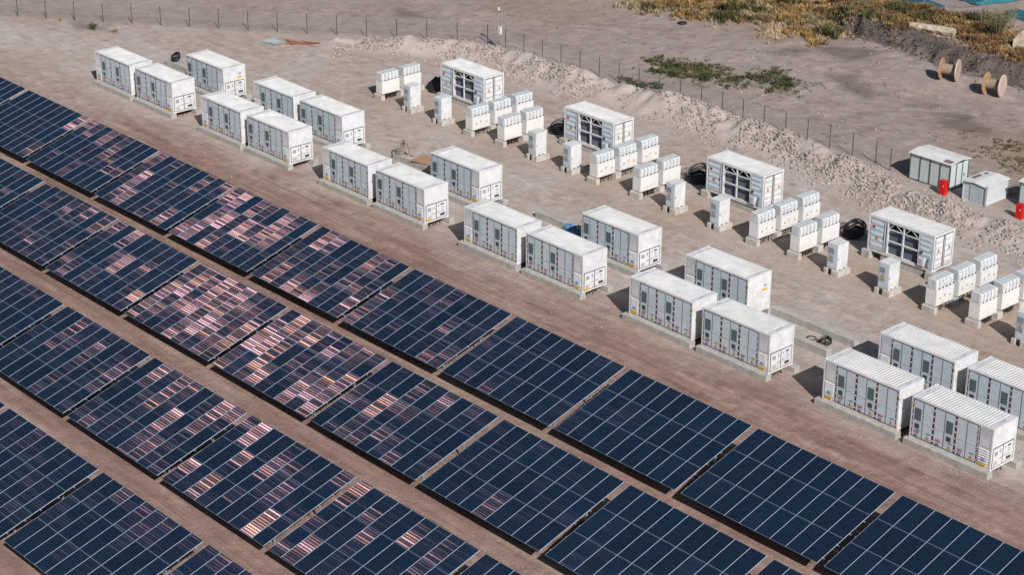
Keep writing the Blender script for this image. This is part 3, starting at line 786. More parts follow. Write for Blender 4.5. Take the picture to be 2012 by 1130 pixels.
# ------------------------------------------------------------------ inverters
def inverter(kind):
    t = thing('inverter_bank', 'x', 'inverter')
    BX_, BY_, BZ_ = .90, 2.05, 1.28
    b = MB(); b.box(0, 0, .06, BX_, BY_, BZ_, 0)
    for yy in (.06, BY_ - .22):
        b.box(.05, yy, .0, .2, yy + .16, .06, 1); b.box(BX_ - .2, yy, 0, BX_ - .05, yy + .16, .06, 1)
    b.box(-.006, -.006, BZ_ - .05, BX_ + .006, BY_ + .006, BZ_ + .006, 0)
    b.build('body', [CREAM, VENT], t)
    if kind == 'door':
        g = MB(); g.box(BX_ - .002, .05, .12, BX_ + .004, BY_ - .05, BZ_ - .09); g.build('door_seam', [GRILLE], t)
        for y0, y1, sy in ((.06, 1.02, .42), (1.03, BY_ - .06, .62)):
            d = MB(); d.box(BX_, y0, .13, BX_ + .016, y1, BZ_ - .10, 0)
            if y0 < 1: d.box(BX_ + .016, y1 - .10, .62, BX_ + .035, y1 - .06, .80, 1)
            else: d.box(BX_ + .016, y0 + .06, .70, BX_ + .03, y0 + .08, .82, 1)
            dr = d.build('door', [CREAM, VENT], t)
            q = MB(); triangle(q, BX_ + .017, y0 + sy, .52, .22, 'x'); q.build('warning_sign', [ORA, BLK], dr)
    else:
        d = MB(); d.box(BX_ - .002, .04, .12, BX_ + .006, BY_ - .04, BZ_ - .07, 0); d.build('side_panel', [CREAM], t)
    n = 5; p = BY_ / n
    for k in range(n):
        y0 = k * p + .01; y1 = y0 + p - .032
        u = MB()
        z0 = BZ_ + .05
        if kind == 'door': prof = [(.06, z0), (.80, z0), (.80, z0 + .54), (.71, z0 + .69), (.06, z0 + .73)]
        else: prof = [(.06, z0), (.79, z0), (.80, z0 + .69), (.06, z0 + .73)]
        u.prism([(a, y0, c) for a, c in prof], (0, y1 - y0, 0), 0)
        for a, c in ((.1, BZ_ + .006), (.7, BZ_ + .006)): u.box(a, y0 + .05, c, a + .06, y1 - .05, z0, 2)
        # dark seam between neighbours and fins on the top
        u.prism([(a if a < .1 else a - .01, y1, c - .002 if c > z0 else c) for a, c in prof], (0, .032, 0), 2)
        m = u.build('inverter_module', [BAYS, WHITE, VENT], t)
        q = MB()
        if kind == 'door': q.prism([(.802, y0 + .11, z0 + .02), (.86, y0 + .11, z0 + .02), (.86, y0 + .11, z0 + .38), (.802, y0 + .11, z0 + .42)], (0, .19, 0))
        else: q.prism([(.802, y0 + .045, z0 - .0), (.88, y0 + .045, z0 + .02), (.88, y0 + .045, z0 + .62), (.802, y0 + .045, z0 + .66)], (0, .27, 0))
        u2 = None
        q.build('front_cover', [WHITE], m)
        q = MB(); q.box(.80, y0 + .31, z0 - .04, .90, y0 + .40, z0 + .06)
        q.build('connector', [VENT], m)
    c = MB(); rnd = random.Random(5 if kind == 'door' else 6)
    m = 26 if kind == 'plain' else 9
    for k in range(m):
        yy = .25 + (BY_ - .5) * (k / (m - 1)); xx = BX_ - .12 - rnd.random() * .25
        c.tube([(xx, yy, .08), (xx + rnd.uniform(-.05, .06), yy + rnd.uniform(-.04, .04), -.2), (xx + rnd.uniform(-.08, .1), yy + rnd.uniform(-.06, .06), -.55)], .028, 5, 0 if rnd.random() < .7 else 1)
    c.build('cable_bundle', [CABLE, CABLEB], t)
    return t
pF = inverter('plain'); pD = inverter('door')
for p in (pF, pD): KIDS[p.name] = list(p.children)
IB = .5
def block(x, y, w, d, label, h=.495):
    o = strip_mesh(0, w, w=d, z1=h, seed=int(x * 13 + y * 7)).build('concrete_block', [CONCW]); o.location = (x, y, 0)
    return tag(o, label, 'concrete block', 'blocks under the inverter banks')
POSN = {2: ['nearer', 'farther'], 3: ['nearest', 'middle', 'farthest']}
FI = [(13.22, 2), (30.15, 2), (46.74, 2), (63.56, 2), (79.98, 3)]
DI = [(26.34, 3), (42.08, 3), (59.72, 3), (76.5, 3)]
uf = ud = False
for i, (x, n) in enumerate(FI):
    for k in range(n):
        place(pF, uf, (x, 17.28 + k * 2.62, IB), 'plain sided inverter bank, %s of %d in the %s such group from the left' % (POSN[n][k], n, ORD[i + 1]), 'plain sided inverter banks'); uf = True
    for k in range(n + 1):
        w = .62 if 0 < k < n else .42
        yy = 17.28 + k * 2.62 - (.50 if 0 < k < n else (.22 if k == 0 else .72))
        block(x - .1, yy, 1.12, w, '%s concrete block going back under the %s plain inverter group from the left' % (ORD[k + 1], ORD[i + 1]))
for i, (x, n) in enumerate(DI):
    for k in range(n):
        place(pD, ud, (x, 16.92 + k * 2.62, IB), 'inverter bank with warning signs, %s of three in the %s group from the left' % (POSN[3][k], ORD[i + 1]), 'inverter banks with warning signs'); ud = True
    for k in range(n + 1):
        w = .62 if 0 < k < n else .42
        yy = 16.92 + k * 2.62 - (.50 if 0 < k < n else (.22 if k == 0 else .72))
        block(x - .12, yy, 1.12, w, '%s concrete block going back under the %s warning sign inverter group from the left' % (ORD[k + 1], ORD[i + 1]))

# ------------------------------------------------------------------ cabinets
def cabinet():
    t = thing('control_cabinet', 'x', 'cabinet')
    b = MB(); b.box(0, 0, .08, .97, 1.2, 2.04)
    b.box(-.02, -.02, 2.0, .99, 1.22, 2.06)
    for y0 in (.02, .5, .98): b.box(.0, y0, 0, .97, y0 + .2, .08)
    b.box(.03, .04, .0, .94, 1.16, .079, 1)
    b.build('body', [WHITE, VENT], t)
    d = MB(); d.box(.04, -.016, .14, .93, -.0, 1.94, 0); dr = d.build('door', [DOORW], t)
    q = MB(); q.box(.08, -.022, .55, .62, -.016, 1.74, 0)
    for k in range(4): q.box(.10, -.028, 1.30 + k * .1, .60, -.022, 1.35 + k * .1, 1)
    for k in range(3): q.box(.10, -.028, .62 + k * .07, .60, -.022, .65 + k * .07, 1)
    q.build('inset_panel', [SHEET, GRILLE], dr)
    q = MB(); triangle(q, .34, -.024, .86, .30); q.build('warning_sign', [ORA, BLK], dr)
    q = MB(); q.box(.975, .06, .85, .995, .10, 1.05); q.build('handle', [VENT], t)
    return t
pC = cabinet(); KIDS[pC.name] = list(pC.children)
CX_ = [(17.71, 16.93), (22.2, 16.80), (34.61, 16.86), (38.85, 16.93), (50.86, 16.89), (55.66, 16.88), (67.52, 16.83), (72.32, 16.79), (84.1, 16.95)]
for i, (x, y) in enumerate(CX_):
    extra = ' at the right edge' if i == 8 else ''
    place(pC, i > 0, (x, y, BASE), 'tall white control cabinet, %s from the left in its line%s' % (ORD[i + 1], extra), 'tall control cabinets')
    b = MB(); 
    b.v = []; 
    st = strip_mesh(0, .30, w=1.5, z1=.447, seed=i); st2 = strip_mesh(0, .62, w=1.5, z1=.447, seed=i + 50)
    b.add(st.v, st.f); b.add([(p[0] + .72, p[1], p[2]) for p in st2.v], st2.f); b.box(.28, .5, -.2, .74, 1.45, .42)
    o = b.build('cabinet_plinth', [CONCW]); o.location = (x - .17, y - .12, 0)
    tag(o, 'u shaped concrete base under the %s control cabinet from the left' % ORD[i + 1], 'concrete base', 'bases under the control cabinets')
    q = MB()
    for k in range(6): q.tube([(x + .2 + k * .06, y + .1, .46), (x + .2 + k * .06, y + .02, .2), (x + .2 + k * .06, y + .02, -.1)], .035, 6)  # black tubes added to darken the shaded void between the plinth strips
    tag(q.build('cabinet_shade_fill', [CABLE]), 'added black tubes darkening the void under the %s control cabinet from the left' % ORD[i + 1], 'cables', 'added dark tubes under the cabinets')

# ------------------------------------------------------------------ solar tables
TILT = .283246; ROT = .00165; PITCHX = 10.8221; MW, ML = 1.138, 2.292; PX, PY = 1.1490, 2.3200
ROWS = [(-13.233, -9.822, 2.870, 0, 11), (-2.805, -20.286, 2.762, 0, 9), (18.826, -31.235, 2.654, 0, 7), (40.286, -41.596, 2.464, 0, 4)]
RN = ['in the row nearest the containers', 'in the second row from the containers', 'in the third row from the containers', 'in the row farthest from the containers']
SLOPE = 3 * PY
def module_mesh():
    b = MB()
    b.box(.012, .012, -.03, MW - .012, ML - .012, .0)           # glass over cells
    b.m = [2, 1, 2, 2, 2, 2]
    e = .0135
    for x0, y0, x1, y1 in ((0, 0, e, ML), (MW - e, 0, MW, ML), (e, 0, MW - e, e), (e, ML - e, MW - e, ML)):
        b.box(x0, y0, -.036, x1, y1, .004, 0 if x1 - x0 < .1 else 3)
    me = b.build('solar_module', [MOD_FRAME, CELLS, MOD_BACK, MOD_RAIL])
    return me
protoM = module_mesh()
def solar_table(label):
    t = thing('solar_table', label, 'solar table')
    # table frame: origin on the ground below the middle of the high edge's left end
    return t
def table_parts(t, zk, first):
    """t sits at ground level (z) under the left end of the high edge; surface slopes down to -y"""
    cosT, sinT = math.cos(TILT), math.sin(TILT)
    def S(x, s, o=0.0): return (x, -SLOPE * cosT + s * cosT - o * sinT, zk - (SLOPE - s) * sinT + o * cosT)   # s from the low edge up, o off the surface
    for r in range(3):
        for c in range(9):
            m = protoM.copy() if not (first and r == 0 and c == 0) else protoM
            if m is not protoM: COL.objects.link(m)
            m.parent = t
            m.location = S(c * PX, r * PY + .014, .0); m.rotation_euler = (TILT, 0, 0)
    # purlins (two under each row of modules), rafters, posts
    ux = Vector((0, cosT, sinT)); uz = Vector((0, -sinT, cosT))
    if 'purlin' not in SH:
        b = MB(); b.box(-.12, -.03, -.09, 9 * PX + .10, .03, -.045); SH['purlin'] = b.build('purlin', [STEEL]).data
        b = MB(); b.box(-.03, 0, -.19, .03, SLOPE - .7, -.095); SH['rafter'] = b.build('rafter', [STEEL]).data
        for o in [o for o in COL.objects if o.name in ('purlin', 'rafter') and o.parent is None]: COL.objects.unlink(o)
    for r in range(3):
        for s in (.52, 1.76):
            o = bpy.data.objects.new('purlin', SH['purlin']); COL.objects.link(o); o.parent = t
            o.location = S(0, r * PY + s); o.rotation_euler = (TILT, 0, 0)
    for k in range(4):
        x = 1.1 + k * 2.68
        o = bpy.data.objects.new('rafter', SH['rafter']); COL.objects.link(o); o.parent = t
        o.location = S(x, .35); o.rotation_euler = (TILT, 0, 0)
        for s in (1.6, 5.0):
            p = S(x, s, -.19); key = 'post%d' % s
            key += '%.2f' % zk
            if key not in SH:
                b = MB(); b.box(-.05, -.05, -.3 - .0, .05, .05, p[2] + .02); q = b.build('post', [STEEL]); SH[key] = q.data; COL.objects.unlink(q)
            o = bpy.data.objects.new('post', SH[key]); COL.objects.link(o); o.parent = t; o.location = (p[0], p[1], 0)
SH = {}
first = True
inv = cam.matrix_world.inverted()
def project(p):
    q = inv @ Vector(p); f = 3951.02 / 2012 * 1024
    return (512 + f * q.x / -q.z, 288 - f * q.y / -q.z)
tn = 0
for ri, (x0, y0, zk, k0, k1) in enumerate(ROWS):
    vis = []
    for k in range(-3, 14):
        x = x0 + k * PITCHX * math.cos(ROT); y = y0 + k * PITCHX * math.sin(ROT)
        pts = [project((x + a, y - b * math.cos(TILT), zk - b * math.sin(TILT))) for a in (0, 5.1, 10.24) for b in (0, 3.4, 6.9)]
        if any(-6 < p[0] < 1030 and -4 < p[1] < 580 for p in pts): vis.append((k, x, y))
    for i, (k, x, y) in enumerate(vis):
        g = -.0125 * max(0, -9 - (y - 3.3))
        t = solar_table('navy blue solar table, %s from the left %s' % (ORD[i + 1], RN[ri]))
        t['group'] = 'solar tables of twenty-seven modules'
        t.location = (x, y, g); t.rotation_euler = (0, 0, ROT)
        table_parts(t, zk - g, first); first = False; tn += 1

# ------------------------------------------------------------------ fences
def fence(pts, label, h, name='wire_fence', mat=POSTM, mesh_step=.16, rail=False, ground=True):
    t = thing(name, label, 'fence', (pts[0][0], pts[0][1], 0))
    O = Vector((pts[0][0], pts[0][1], 0))
    tops = []
    for (x, y) in pts:
        z = gz(x, y)
        b = MB(); b.cyl((0, 0, z - .2), (0, 0, z + h), .042, 7); b.cyl((0, 0, z + h), (0, 0, z + h + .03), .045, 7)
        b.build('fence_post', [mat], t, Vector((x, y, 0)) - O)
        tops.append(Vector((x, y, z)) - O)
    w = MB()
    for a, b_ in zip(tops[:-1], tops[1:]):
        for hh, r in ((h - .05, .012 if not rail else .022), (h * .5, .008), (.08, .008)):
            w.cyl(a + Vector((0, 0, hh)), b_ + Vector((0, 0, hh)), r, 4)
        n = max(2, int((b_ - a).length / mesh_step)); d = (b_ - a) / n
        for k in range(n):
            # woven diamond mesh
            p = a + d * k; q = p + d
            for z0, z1 in ((.08, h - .05), (h - .05, .08)):
                w.cyl(p + Vector((0, 0, z0)), q + Vector((0, 0, z1)), .0026, 3)
    w.build('wire_mesh', [STEEL], t)
    return t
segA = []
for k in range(20):
    u = k / 18.0; segA.append((-37.5 + (7.2 + 37.5) * u, 1.9 + (36.35 - 1.9) * u)) if k < 19 else None
segB = [(9.75 + 2.52 * k, 36.5 + min(1.65, .068 * 2.52 * k * .9)) for k in range(19)] + [(57.1, 37.6)]
fence(segA, 'thin wire fence with dark posts running up the far left side of the yard', 2.03)
fence(segA[-1:] + segB, 'thin wire fence with dark posts standing behind the long rubble bank', 2.0)
segC = [(19, 83.0), (22.6, 81.0), (26.4, 79.0), (30.2, 77.2), (33.9, 76.7), (38.1, 76.3), (42.3, 76.0), (46.5, 75.8), (51, 75.6)]
fence(segC, 'steel fence with a top rail at the upper right, in front of teal beams', 2.0, mat=STEEL, rail=True)

# camera mast
t = thing('camera_mast', 'tall grey mast with a white security camera at the fence corner', 'camera mast', (9.75, 35.9, gz(9.75, 35.9)))
b = MB(); b.cyl((0, 0, -.3), (0, 0, 4.5), .07, 10); b.cyl((0, 0, 4.5), (0, 0, 4.55), .09, 10); b.build('mast', [STEEL], t)
b = MB(); b.cyl((0, 0, 0), (0, 0, .12), .30, 10); b.build('footing', [CONCW], t)
b = MB(); b.box(-.19, -.30, 1.7, .19, -.075, 2.45); b.box(-.2, -.31, 2.45, .2, -.06, 2.48); b.build('equipment_box', [WHITE], t)
b = MB(); b.box(-.35, -.04, 4.28, -.02, .04, 4.36); b.cyl((-.33, 0, 4.05), (-.33, 0, 4.34), .15, 12, 0)
cm = b.build('camera_housing', [WHITE], t)
b = MB(); b.cyl((-.33, 0, 3.93), (-.33, 0, 4.05), .07, 12, 0, .13); b.build('camera_dome', [LENS], cm)

# ------------------------------------------------------------------ sheds
def shed(name, label, loc, sx, sy, h, nx, ny, ridge_axis, frame, extra=None, rz=0):
    t = thing(name, label, 'shed', loc, rz, 'small white sheds')
    b = MB(); b.box(.05, .05, 0, sx - .05, sy - .05, h - .02); b.build('wall', [SHEDP], t)
    f = MB()
    for k in range(nx + 1):
        a = (sx - .07) * k / nx; f.box(a, 0, .1, a + .07, .048, h - .06); f.box(a, sy - .048, .1, a + .07, sy, h - .06)
    for k in range(1, ny):
        a = (sy - .07) * k / ny; f.box(sx - .048, a, .1, sx, a + .07, h - .06); f.box(0, a, .1, .048, a + .07, h - .06)
    f.box(-.01, -.01, 0, sx + .01, sy + .01, .1); f.box(-.01, -.01, h - .06, sx + .01, sy + .01, h)
    f.build('frame', [frame], t)
    r = MB(); o = .12; c = .42
    if ridge_axis == 'x':
        prof = [(-o, h), (sy * .25, h + .09), (sy * .5, h + .17), (sy * .75, h + .09), (sy + o, h), (sy + o, h + .05), (sy * .75, h + .14), (sy * .5, h + .22), (sy * .25, h + .14), (-o, h + .05)]
        r.prism([(-o, a, z) for a, z in prof], (sx + 2 * o, 0, 0))
    else:
        prof = [(-o, h), (sx * .25, h + .07), (sx * .5, h + .13), (sx * .75, h + .07), (sx + o, h), (sx + o, h + .05), (sx * .75, h + .12), (sx * .5, h + .18), (sx * .25, h + .12), (-o, h + .05)]
        r.prism([(a, -o, z) for a, z in prof], (0, sy + 2 * o, 0))
    rf = r.build('roof', [SHEDR], t)
    return t, rf
SG = lambda x, y: gz(x, y)
t1, rf = shed('site_shed', 'larger white shed with green corner posts, behind the right end of the rubble bank', (59.2, 37.4, -.02), 4.12, 2.5, 2.30, 4, 3, 'x', GREENF)
b = MB()
b.add([(3.25, .05, 2.379), (4.0, .05, 2.379), (4.05, .6, 2.445), (3.2, .6, 2.445)], [(0, 1, 2, 3)]); b.build('roof_stain', [RUSTY], rf)
b = MB(); b.box(4.125, 1.9, .9, 4.15, 1.94, 1.15); b.box(4.125, 1.84, 1.1, 4.16, 2.0, 1.13); b.build('door_handle', [VENT], t1)
t2, rf = shed('tool_shed', 'smaller plain white shed with an arched roof, right of the green framed shed', (65.05, 36.8, -.02), 2.25, 3.05, 1.62, 2, 1, 'y', SHEDP)
b = MB()
b.add([(.05, .9, 1.698), (.5, .8, 1.742), (.5, 1.9, 1.742), (.05, 2.1, 1.698)], [(0, 1, 2, 3)])
b.add([(.2, 2.4, 1.713), (.55, 2.3, 1.747), (.55, 2.8, 1.747), (.25, 2.9, 1.718)], [(0, 1, 2, 3)]); b.build('roof_stain', [RUSTY], rf)
b = MB()
for k in range(18): b.box(.75 + k * .072, -.012, .12, .79 + k * .072, .0, 1.5)
b.build('ribbed_panel', [DOORW], t2)
o = MB().cyl((67.45, 36.7, -.1), (67.45, 36.7, 1.85), .04, 8).build('grey_pipe', [STEEL])
tag(o, 'upright grey pipe at the near right corner of the smaller shed', 'pipe')
shed('corner_shed', 'shed with green corner post, mostly cut off at the right edge of the photo', (68.95, 39.0, -.02), 4.1, 2.5, 2.1, 4, 3, 'x', GREENF)
def red_box(x, y, label, h=1.25):
    t = thing('fire_cabinet', label, 'fire cabinet', (x, y, gz(x, y) - .02), 0, 'red fire cabinets')
    b = MB(); a, c, e = .66, .48, .07
    pl = [(e, 0), (a - e, 0), (a, e), (a, c - e), (a - e, c), (e, c), (0, c - e), (0, e)]
    b.prism([(p, q, .04) for p, q in pl], (0, 0, h - .1)); b.prism([(p * .9 + .03, q * .9 + .02, h - .06) for p, q in pl], (0, 0, .06))
    b.box(.05, .03, 0, a - .05, c - .03, .04)
    b.build('body', [REDP], t)
    b = MB(); b.box(.05, -.012, .12, a - .05, .0, h - .16); d = b.build('door', [REDP], t)
    b = MB(); b.box(.44, -.03, .72, .48, -.012, .90); b.build('handle', [WHITE], d)
red_box(63.05, 36.3, 'red fire cabinet standing in front of the green framed shed')
red_box(70.35, 36.55, 'red fire cabinet at the right edge of the photo')

# ------------------------------------------------------------------ cable reels
def reel(x, y, rz, label, front):
    t = thing('cable_reel', label, 'cable reel', (x, y, gz(x, y)), rz, 'wooden cable reels')
    r = 1.06; hw = .78
    for s, mt in ((-1, WOOD), (1, front)):
        b = MB(); b.cyl((s * hw - .05, 0, r), (s * hw + .05, 0, r), r, 36)
        for k in range(4): a = R(45 + 90 * k); b.cyl((s * (hw + .05), .45 * math.cos(a), r + .45 * math.sin(a)), (s * (hw + .075), .45 * math.cos(a), r + .45 * math.sin(a)), .035, 6, 1)
        for k in range(-6, 7):
            q = k * .13; hh = math.sqrt(max(.01, r * r - q * q)) * .97
            b.box(s * hw + (.05 if s > 0 else -.054), q - .006, r - hh, s * hw + (.054 if s > 0 else -.05), q + .006, r + hh, 1)
        b.cyl((s * (hw + .05), 0, r), (s * (hw + .06), 0, r), .06, 12, 1)
        b.build('flange', [mt, BLK], t)
    b = MB(); b.cyl((-hw + .05, 0, r), (hw - .05, 0, r), .46, 24)
    for k in range(24): a = 2 * math.pi * k / 24; b.box(0, 0, 0, 0, 0, 0) if False else b.cyl((-hw + .05, .465 * math.cos(a), r + .465 * math.sin(a)), (hw - .05, .465 * math.cos(a), r + .465 * math.sin(a)), .012, 4, 1)
    b.build('drum', [WOODG, WOOD], t)
reel(45.45, 61.3, R(22), 'wooden cable reel with brown left flange, farther left of the two reels', WOODP)
reel(50.65, 61.2, R(15), 'wooden cable reel with pale pink flange, nearer right of the two reels', WOODP)

# ------------------------------------------------------------------ coils, boards, beams, scrap
def coil(x, y, r, label, n=7, mat=CABLE, tilt=0, thick=.035, cat='cable coil', z=None, seed=0, flat=.1):
    rnd = random.Random(seed); b = MB(); z0 = (gz(x, y) if z is None else z) + .05
    for k in range(n):
        rr = r * rnd.uniform(.7, 1.05); cx, cy = rnd.uniform(-.12, .12) * r, rnd.uniform(-.12, .12) * r
        ta, tb = tilt + rnd.uniform(-.25, .25), rnd.uniform(-.2, .2); ph = rnd.random() * 6
        pts = []
        for j in range(27):
            a = ph + 2 * math.pi * j / 26
            u, v = rr * math.cos(a), rr * math.sin(a)
            pts.append((cx + u, cy + v * math.cos(ta), max(0, (v + rr) * math.sin(ta) + k * flat * .5 + u * tb * .3)))
        b.tube(pts, thick, 6)
    o = b.build('cable_coil', [mat]); o.location = (x, y, z0)
    return tag(o, label, cat, 'loose coils of cable')
def dark_heap(x, y, sx, sy, h, label, mat, name='tarp_heap', cat='tarpaulin'):
    b = MB(); n = 14; rnd = random.Random(int(x)); vs = []; fs = []
    for i in range(n + 1):
        for j in range(n + 1):
            u, v = i / n * 2 - 1, j / n * 2 - 1; d = max(0, 1 - (u * u + v * v))
            vs.append((u * sx, v * sy, h * d ** .6 * (.75 + .5 * rnd.random()) + .02))
    for i in range(n):
        for j in range(n): a = i * (n + 1) + j; fs.append((a, a + n + 1, a + n + 2, a + 1))
    b.add(vs, fs); o = b.build(name, [mat], smooth=False); o.location = (x, y, gz(x, y) - .05)
    return tag(o, label, cat)
dark_heap(14.9, 23.6, 1.4, 1.2, 1.0, 'black tarpaulin heap left of the first transformer container', CABLE)
coil(15.4, 22.5, .5, 'dark coil lying on the black heap by the leftmost transformer container', 5, seed=1)
coil(31.3, 23.4, .75, 'black cable coil in front of the green crate beside the second transformer container', 8, seed=2, tilt=.3)
t = thing('green_crate', 'dark green covered crate left of the second transformer container', 'crate', (31.0, 24.3, 0))
b = MB(); b.box(0, 0, .1, 1.5, 1.0, .95); b.box(-.03, -.03, .95, 1.53, 1.03, 1.0); b.build('cover', [TEALS], t)
b = MB()
for k in range(3): b.box(0, k * .42, 0, 1.5, k * .42 + .14, .098)
b.build('skid', [WOODG], t)
coil(48.2, 23.6, .85, 'black cable coil left of the third transformer container', 16, seed=3, tilt=.3, thick=.045, flat=.09)
dark_heap(64.6, 24.2, .7, .65, .6, 'dark grey wrapped bundle inside the large round coil', GRILLE, 'wrapped_bundle', 'bundle')
dark_heap(48.5, 24.0, .7, .65, .6, 'black wrapped bundle inside the coil by the third transformer container', CABLE, 'wrapped_bundle', 'bundle')
coil(47.0, 23.4, .65, 'thin brown cable loops beside the black coil at the third transformer container', 4, mat=CABLEB, seed=4, tilt=.5, thick=.02)
coil(64.4, 23.9, .85, 'large round black cable coil left of the fourth transformer container', 16, seed=5, tilt=.35, thick=.04, flat=.09)
coil(63.3, 23.6, .7, 'tangle of dark cable at the foot of the large round coil', 5, mat=CABLEB, seed=6, tilt=.3, thick=.025)
coil(-7.2, 8.7, .45, 'black cable coil on the empty strip behind the first front row container', 9, seed=7, tilt=.5, z=.55, thick=.05)
coil(27.6, 8.6, .5, 'grey coil standing on the empty strip behind the fifth front row container', 9, mat=WOODG, seed=8, tilt=.6, z=.55, thick=.055)
coil(75.6, 7.1, .42, 'black cable loops at the near right end of the long empty strips', 6, seed=9, tilt=.25, z=.05, thick=.03)
coil(74.3, 7.2, .35, 'small loop of dark wire between the two long empty strips', 2, seed=10, thick=.03)
coil(29.6, 35.9, 1.0, 'curved black hose lying on the rubble bank', 1, seed=11, thick=.05)
b = MB(); b.cyl((28.6, 8.9, .5), (27.4, 9.5, 1.25), .13, 10); tag(b.build('grey_pipe', [WOODG]), 'leaning grey pipe beside the grey coil behind the fifth front row container', 'pipe')
t = thing('wooden_board', 'reddish wooden board laid over the empty strip left of the fourth back row container', 'board', (29.6, 8.0, .63), R(8))
b = MB(); [b.box(0, k * .31, 0, 2.6, k * .31 + .295, .05) for k in range(5)]; b.build('planks', [WOOD], t)
b = MB(); b.box(.2, .02, -.06, .3, 1.5, -.002); b.box(2.2, .02, -.06, 2.3, 1.5, -.002); b.build('battens', [WOODG], t)
dark_heap(49.2, 8.0, .9, .6, .75, 'crumpled blue tarp behind the eighth front row container', BLUET, 'blue_tarp')
# scrap on the left fence line
b = MB(); b.add([(0, 0, .05), (2.2, .2, .12), (2.5, 1.5, .05), (.4, 1.4, .16), (0, 0, .03), (2.2, .2, .10), (2.5, 1.5, .03), (.4, 1.4, .14)], [(0, 1, 2, 3), (4, 7, 6, 5), (0, 4, 5, 1), (1, 5, 6, 2), (2, 6, 7, 3), (3, 7, 4, 0)])
o = b.build('metal_sheet', [SHEET]); o.location = (-8.7, 19.7, gz(-8.7, 19.7)); tag(o, 'pale blue metal sheet lying beside the red boards near the fence', 'metal sheet')
rnd = random.Random(4)
for k, (lx, ly, a, ln) in enumerate(((-6.8, 20.6, 40, 2.4), (-6.3, 21.4, 28, 2.8), (-5.6, 21.2, 60, 2.0), (-6.9, 21.6, 15, 2.2), (-5.3, 22.2, 35, 2.1))):
    b = MB(); b.box(0, 0, 0, ln, .22, .06); b.box(ln * .1, .05, -.04, ln * .15, .18, -.001); o = b.build('red_board', [REDWOOD]); o.location = (lx, ly, gz(lx, ly) + .05 + k * .05); o.rotation_euler = (0, .03, R(a))
    tag(o, ['lowest reddish board of the scrap pile near the far fence', 'reddish scrap board next to the top, leaning right', 'steeply turned reddish board in the scrap pile', 'reddish scrap board farthest left in the pile, lying flattest', 'topmost reddish board at the right end of the scrap pile'][k], 'board', 'scrap boards by the fence')
# upper right scrap: log-like beam, plank, slab, pallet, teal bundles
b = MB(); n = 10; vs = []; rnd = random.Random(9)
for k in range(n + 1):
    for i in range(8):
        a = 2 * math.pi * i / 8; rr = .42 + rnd.uniform(-.06, .05)
        vs.append((k * .47, rr * math.cos(a) * 1.15, .38 + rr * math.sin(a)))
fs = [(k * 8 + i, k * 8 + (i + 1) % 8, (k + 1) * 8 + (i + 1) % 8, (k + 1) * 8 + i) for k in range(n) for i in range(8)] + [tuple(range(8))[::-1], tuple(n * 8 + i for i in range(8))]
b.add(vs, fs); o = b.build('broken_beam', [STONEW]); o.location = (34.4, 69.5, gz(36, 70)); o.rotation_euler = (0, .0, R(16)); tag(o, 'broken pale concrete beam lying along the dark bank', 'concrete beam')
b = MB(); b.box(0, 0, 0, 3.4, .32, .16); b.box(.0, .0, .16, 3.4, .30, .18); o = b.build('loose_plank', [WOODG]); o.location = (44.4, 71.6, gz(45.5, 70.8) + .1); o.rotation_euler = (0, .02, R(-38)); tag(o, 'weathered plank leaning beside the pale stone slab', 'plank')
b = MB(); b.prism([(-1.0, 0, 0), (.6, 0, -.1), (1.1, 0, .5), (.7, 0, 1.5), (-.2, 0, 2.1), (-1.1, 0, 1.0)], (.25, .5, .1)); o = b.build('stone_slab', [STONEW]); o.location = (46.6, 71.4, gz(46.6, 71.4)); o.rotation_euler = (R(-14), 0, R(18)); tag(o, 'large pale stone slab standing at the upper right edge', 'stone slab')
def beams(x, y, rz, ln, nx, nz, label, w=.22, mat=TEAL):
    t = thing('beam_stack', label, 'steel beams', (x, y, gz(x, y) + .12), rz, 'stacks of teal steel beams')
    for j in range(2): b = MB(); b.box(ln * (.2 + .6 * j) - .06, -.1, -.15, ln * (.2 + .6 * j) + .06, nx * w * 1.05 + .1, -.01); b.build('bearer', [WOODG], t)
    rnd = random.Random(int(x))
    for k in range(nx):
        for m in range(nz):
            b = MB(); s = rnd.uniform(-.3, .3)
            b.box(s, k * w * 1.05, m * w * .8, s + ln, k * w * 1.05 + w * .18, m * w * .8 + w * .7); b.box(s, k * w * 1.05 + w * .8, m * w * .8, s + ln, k * w * 1.05 + w * .95, m * w * .8 + w * .7)
            b.box(s, k * w * 1.05 + w * .18, m * w * .8 + w * .3, s + ln, k * w * 1.05 + w * .8, m * w * .8 + w * .4); b.build('beam', [mat], t)
beams(24.3, 80.6, R(-15), 6.0, 8, 2, 'wide stack of teal steel beams behind the steel fence, leftmost stack')
beams(29.0, 85.2, R(-10), 3.6, 5, 2, 'short stack of teal steel beams at the top edge, second stack from the left')
beams(33.6, 82.9, R(76), 7.6, 4, 2, 'long teal steel beams pointing away from the fence, toward the top right corner')
beams(38.0, 80.6, R(-8), 6.4, 8, 2, 'stack of dark teal beams at the right edge behind the bush')
t = thing('wooden_pallet', 'pale wooden pallet lying between the teal beam stacks', 'pallet', (31.2, 86.4, gz(31, 86.4)), R(-20))
b = MB(); [b.box(0, k * .2, .12, 1.6, k * .2 + .13, .15) for k in range(6)]; b.build('deck', [STONEW], t)
b = MB(); [b.box(k * .72, 0, 0, k * .72 + .12, 1.13, .118) for k in range(3)]; b.build('bearers', [WOODG], t)
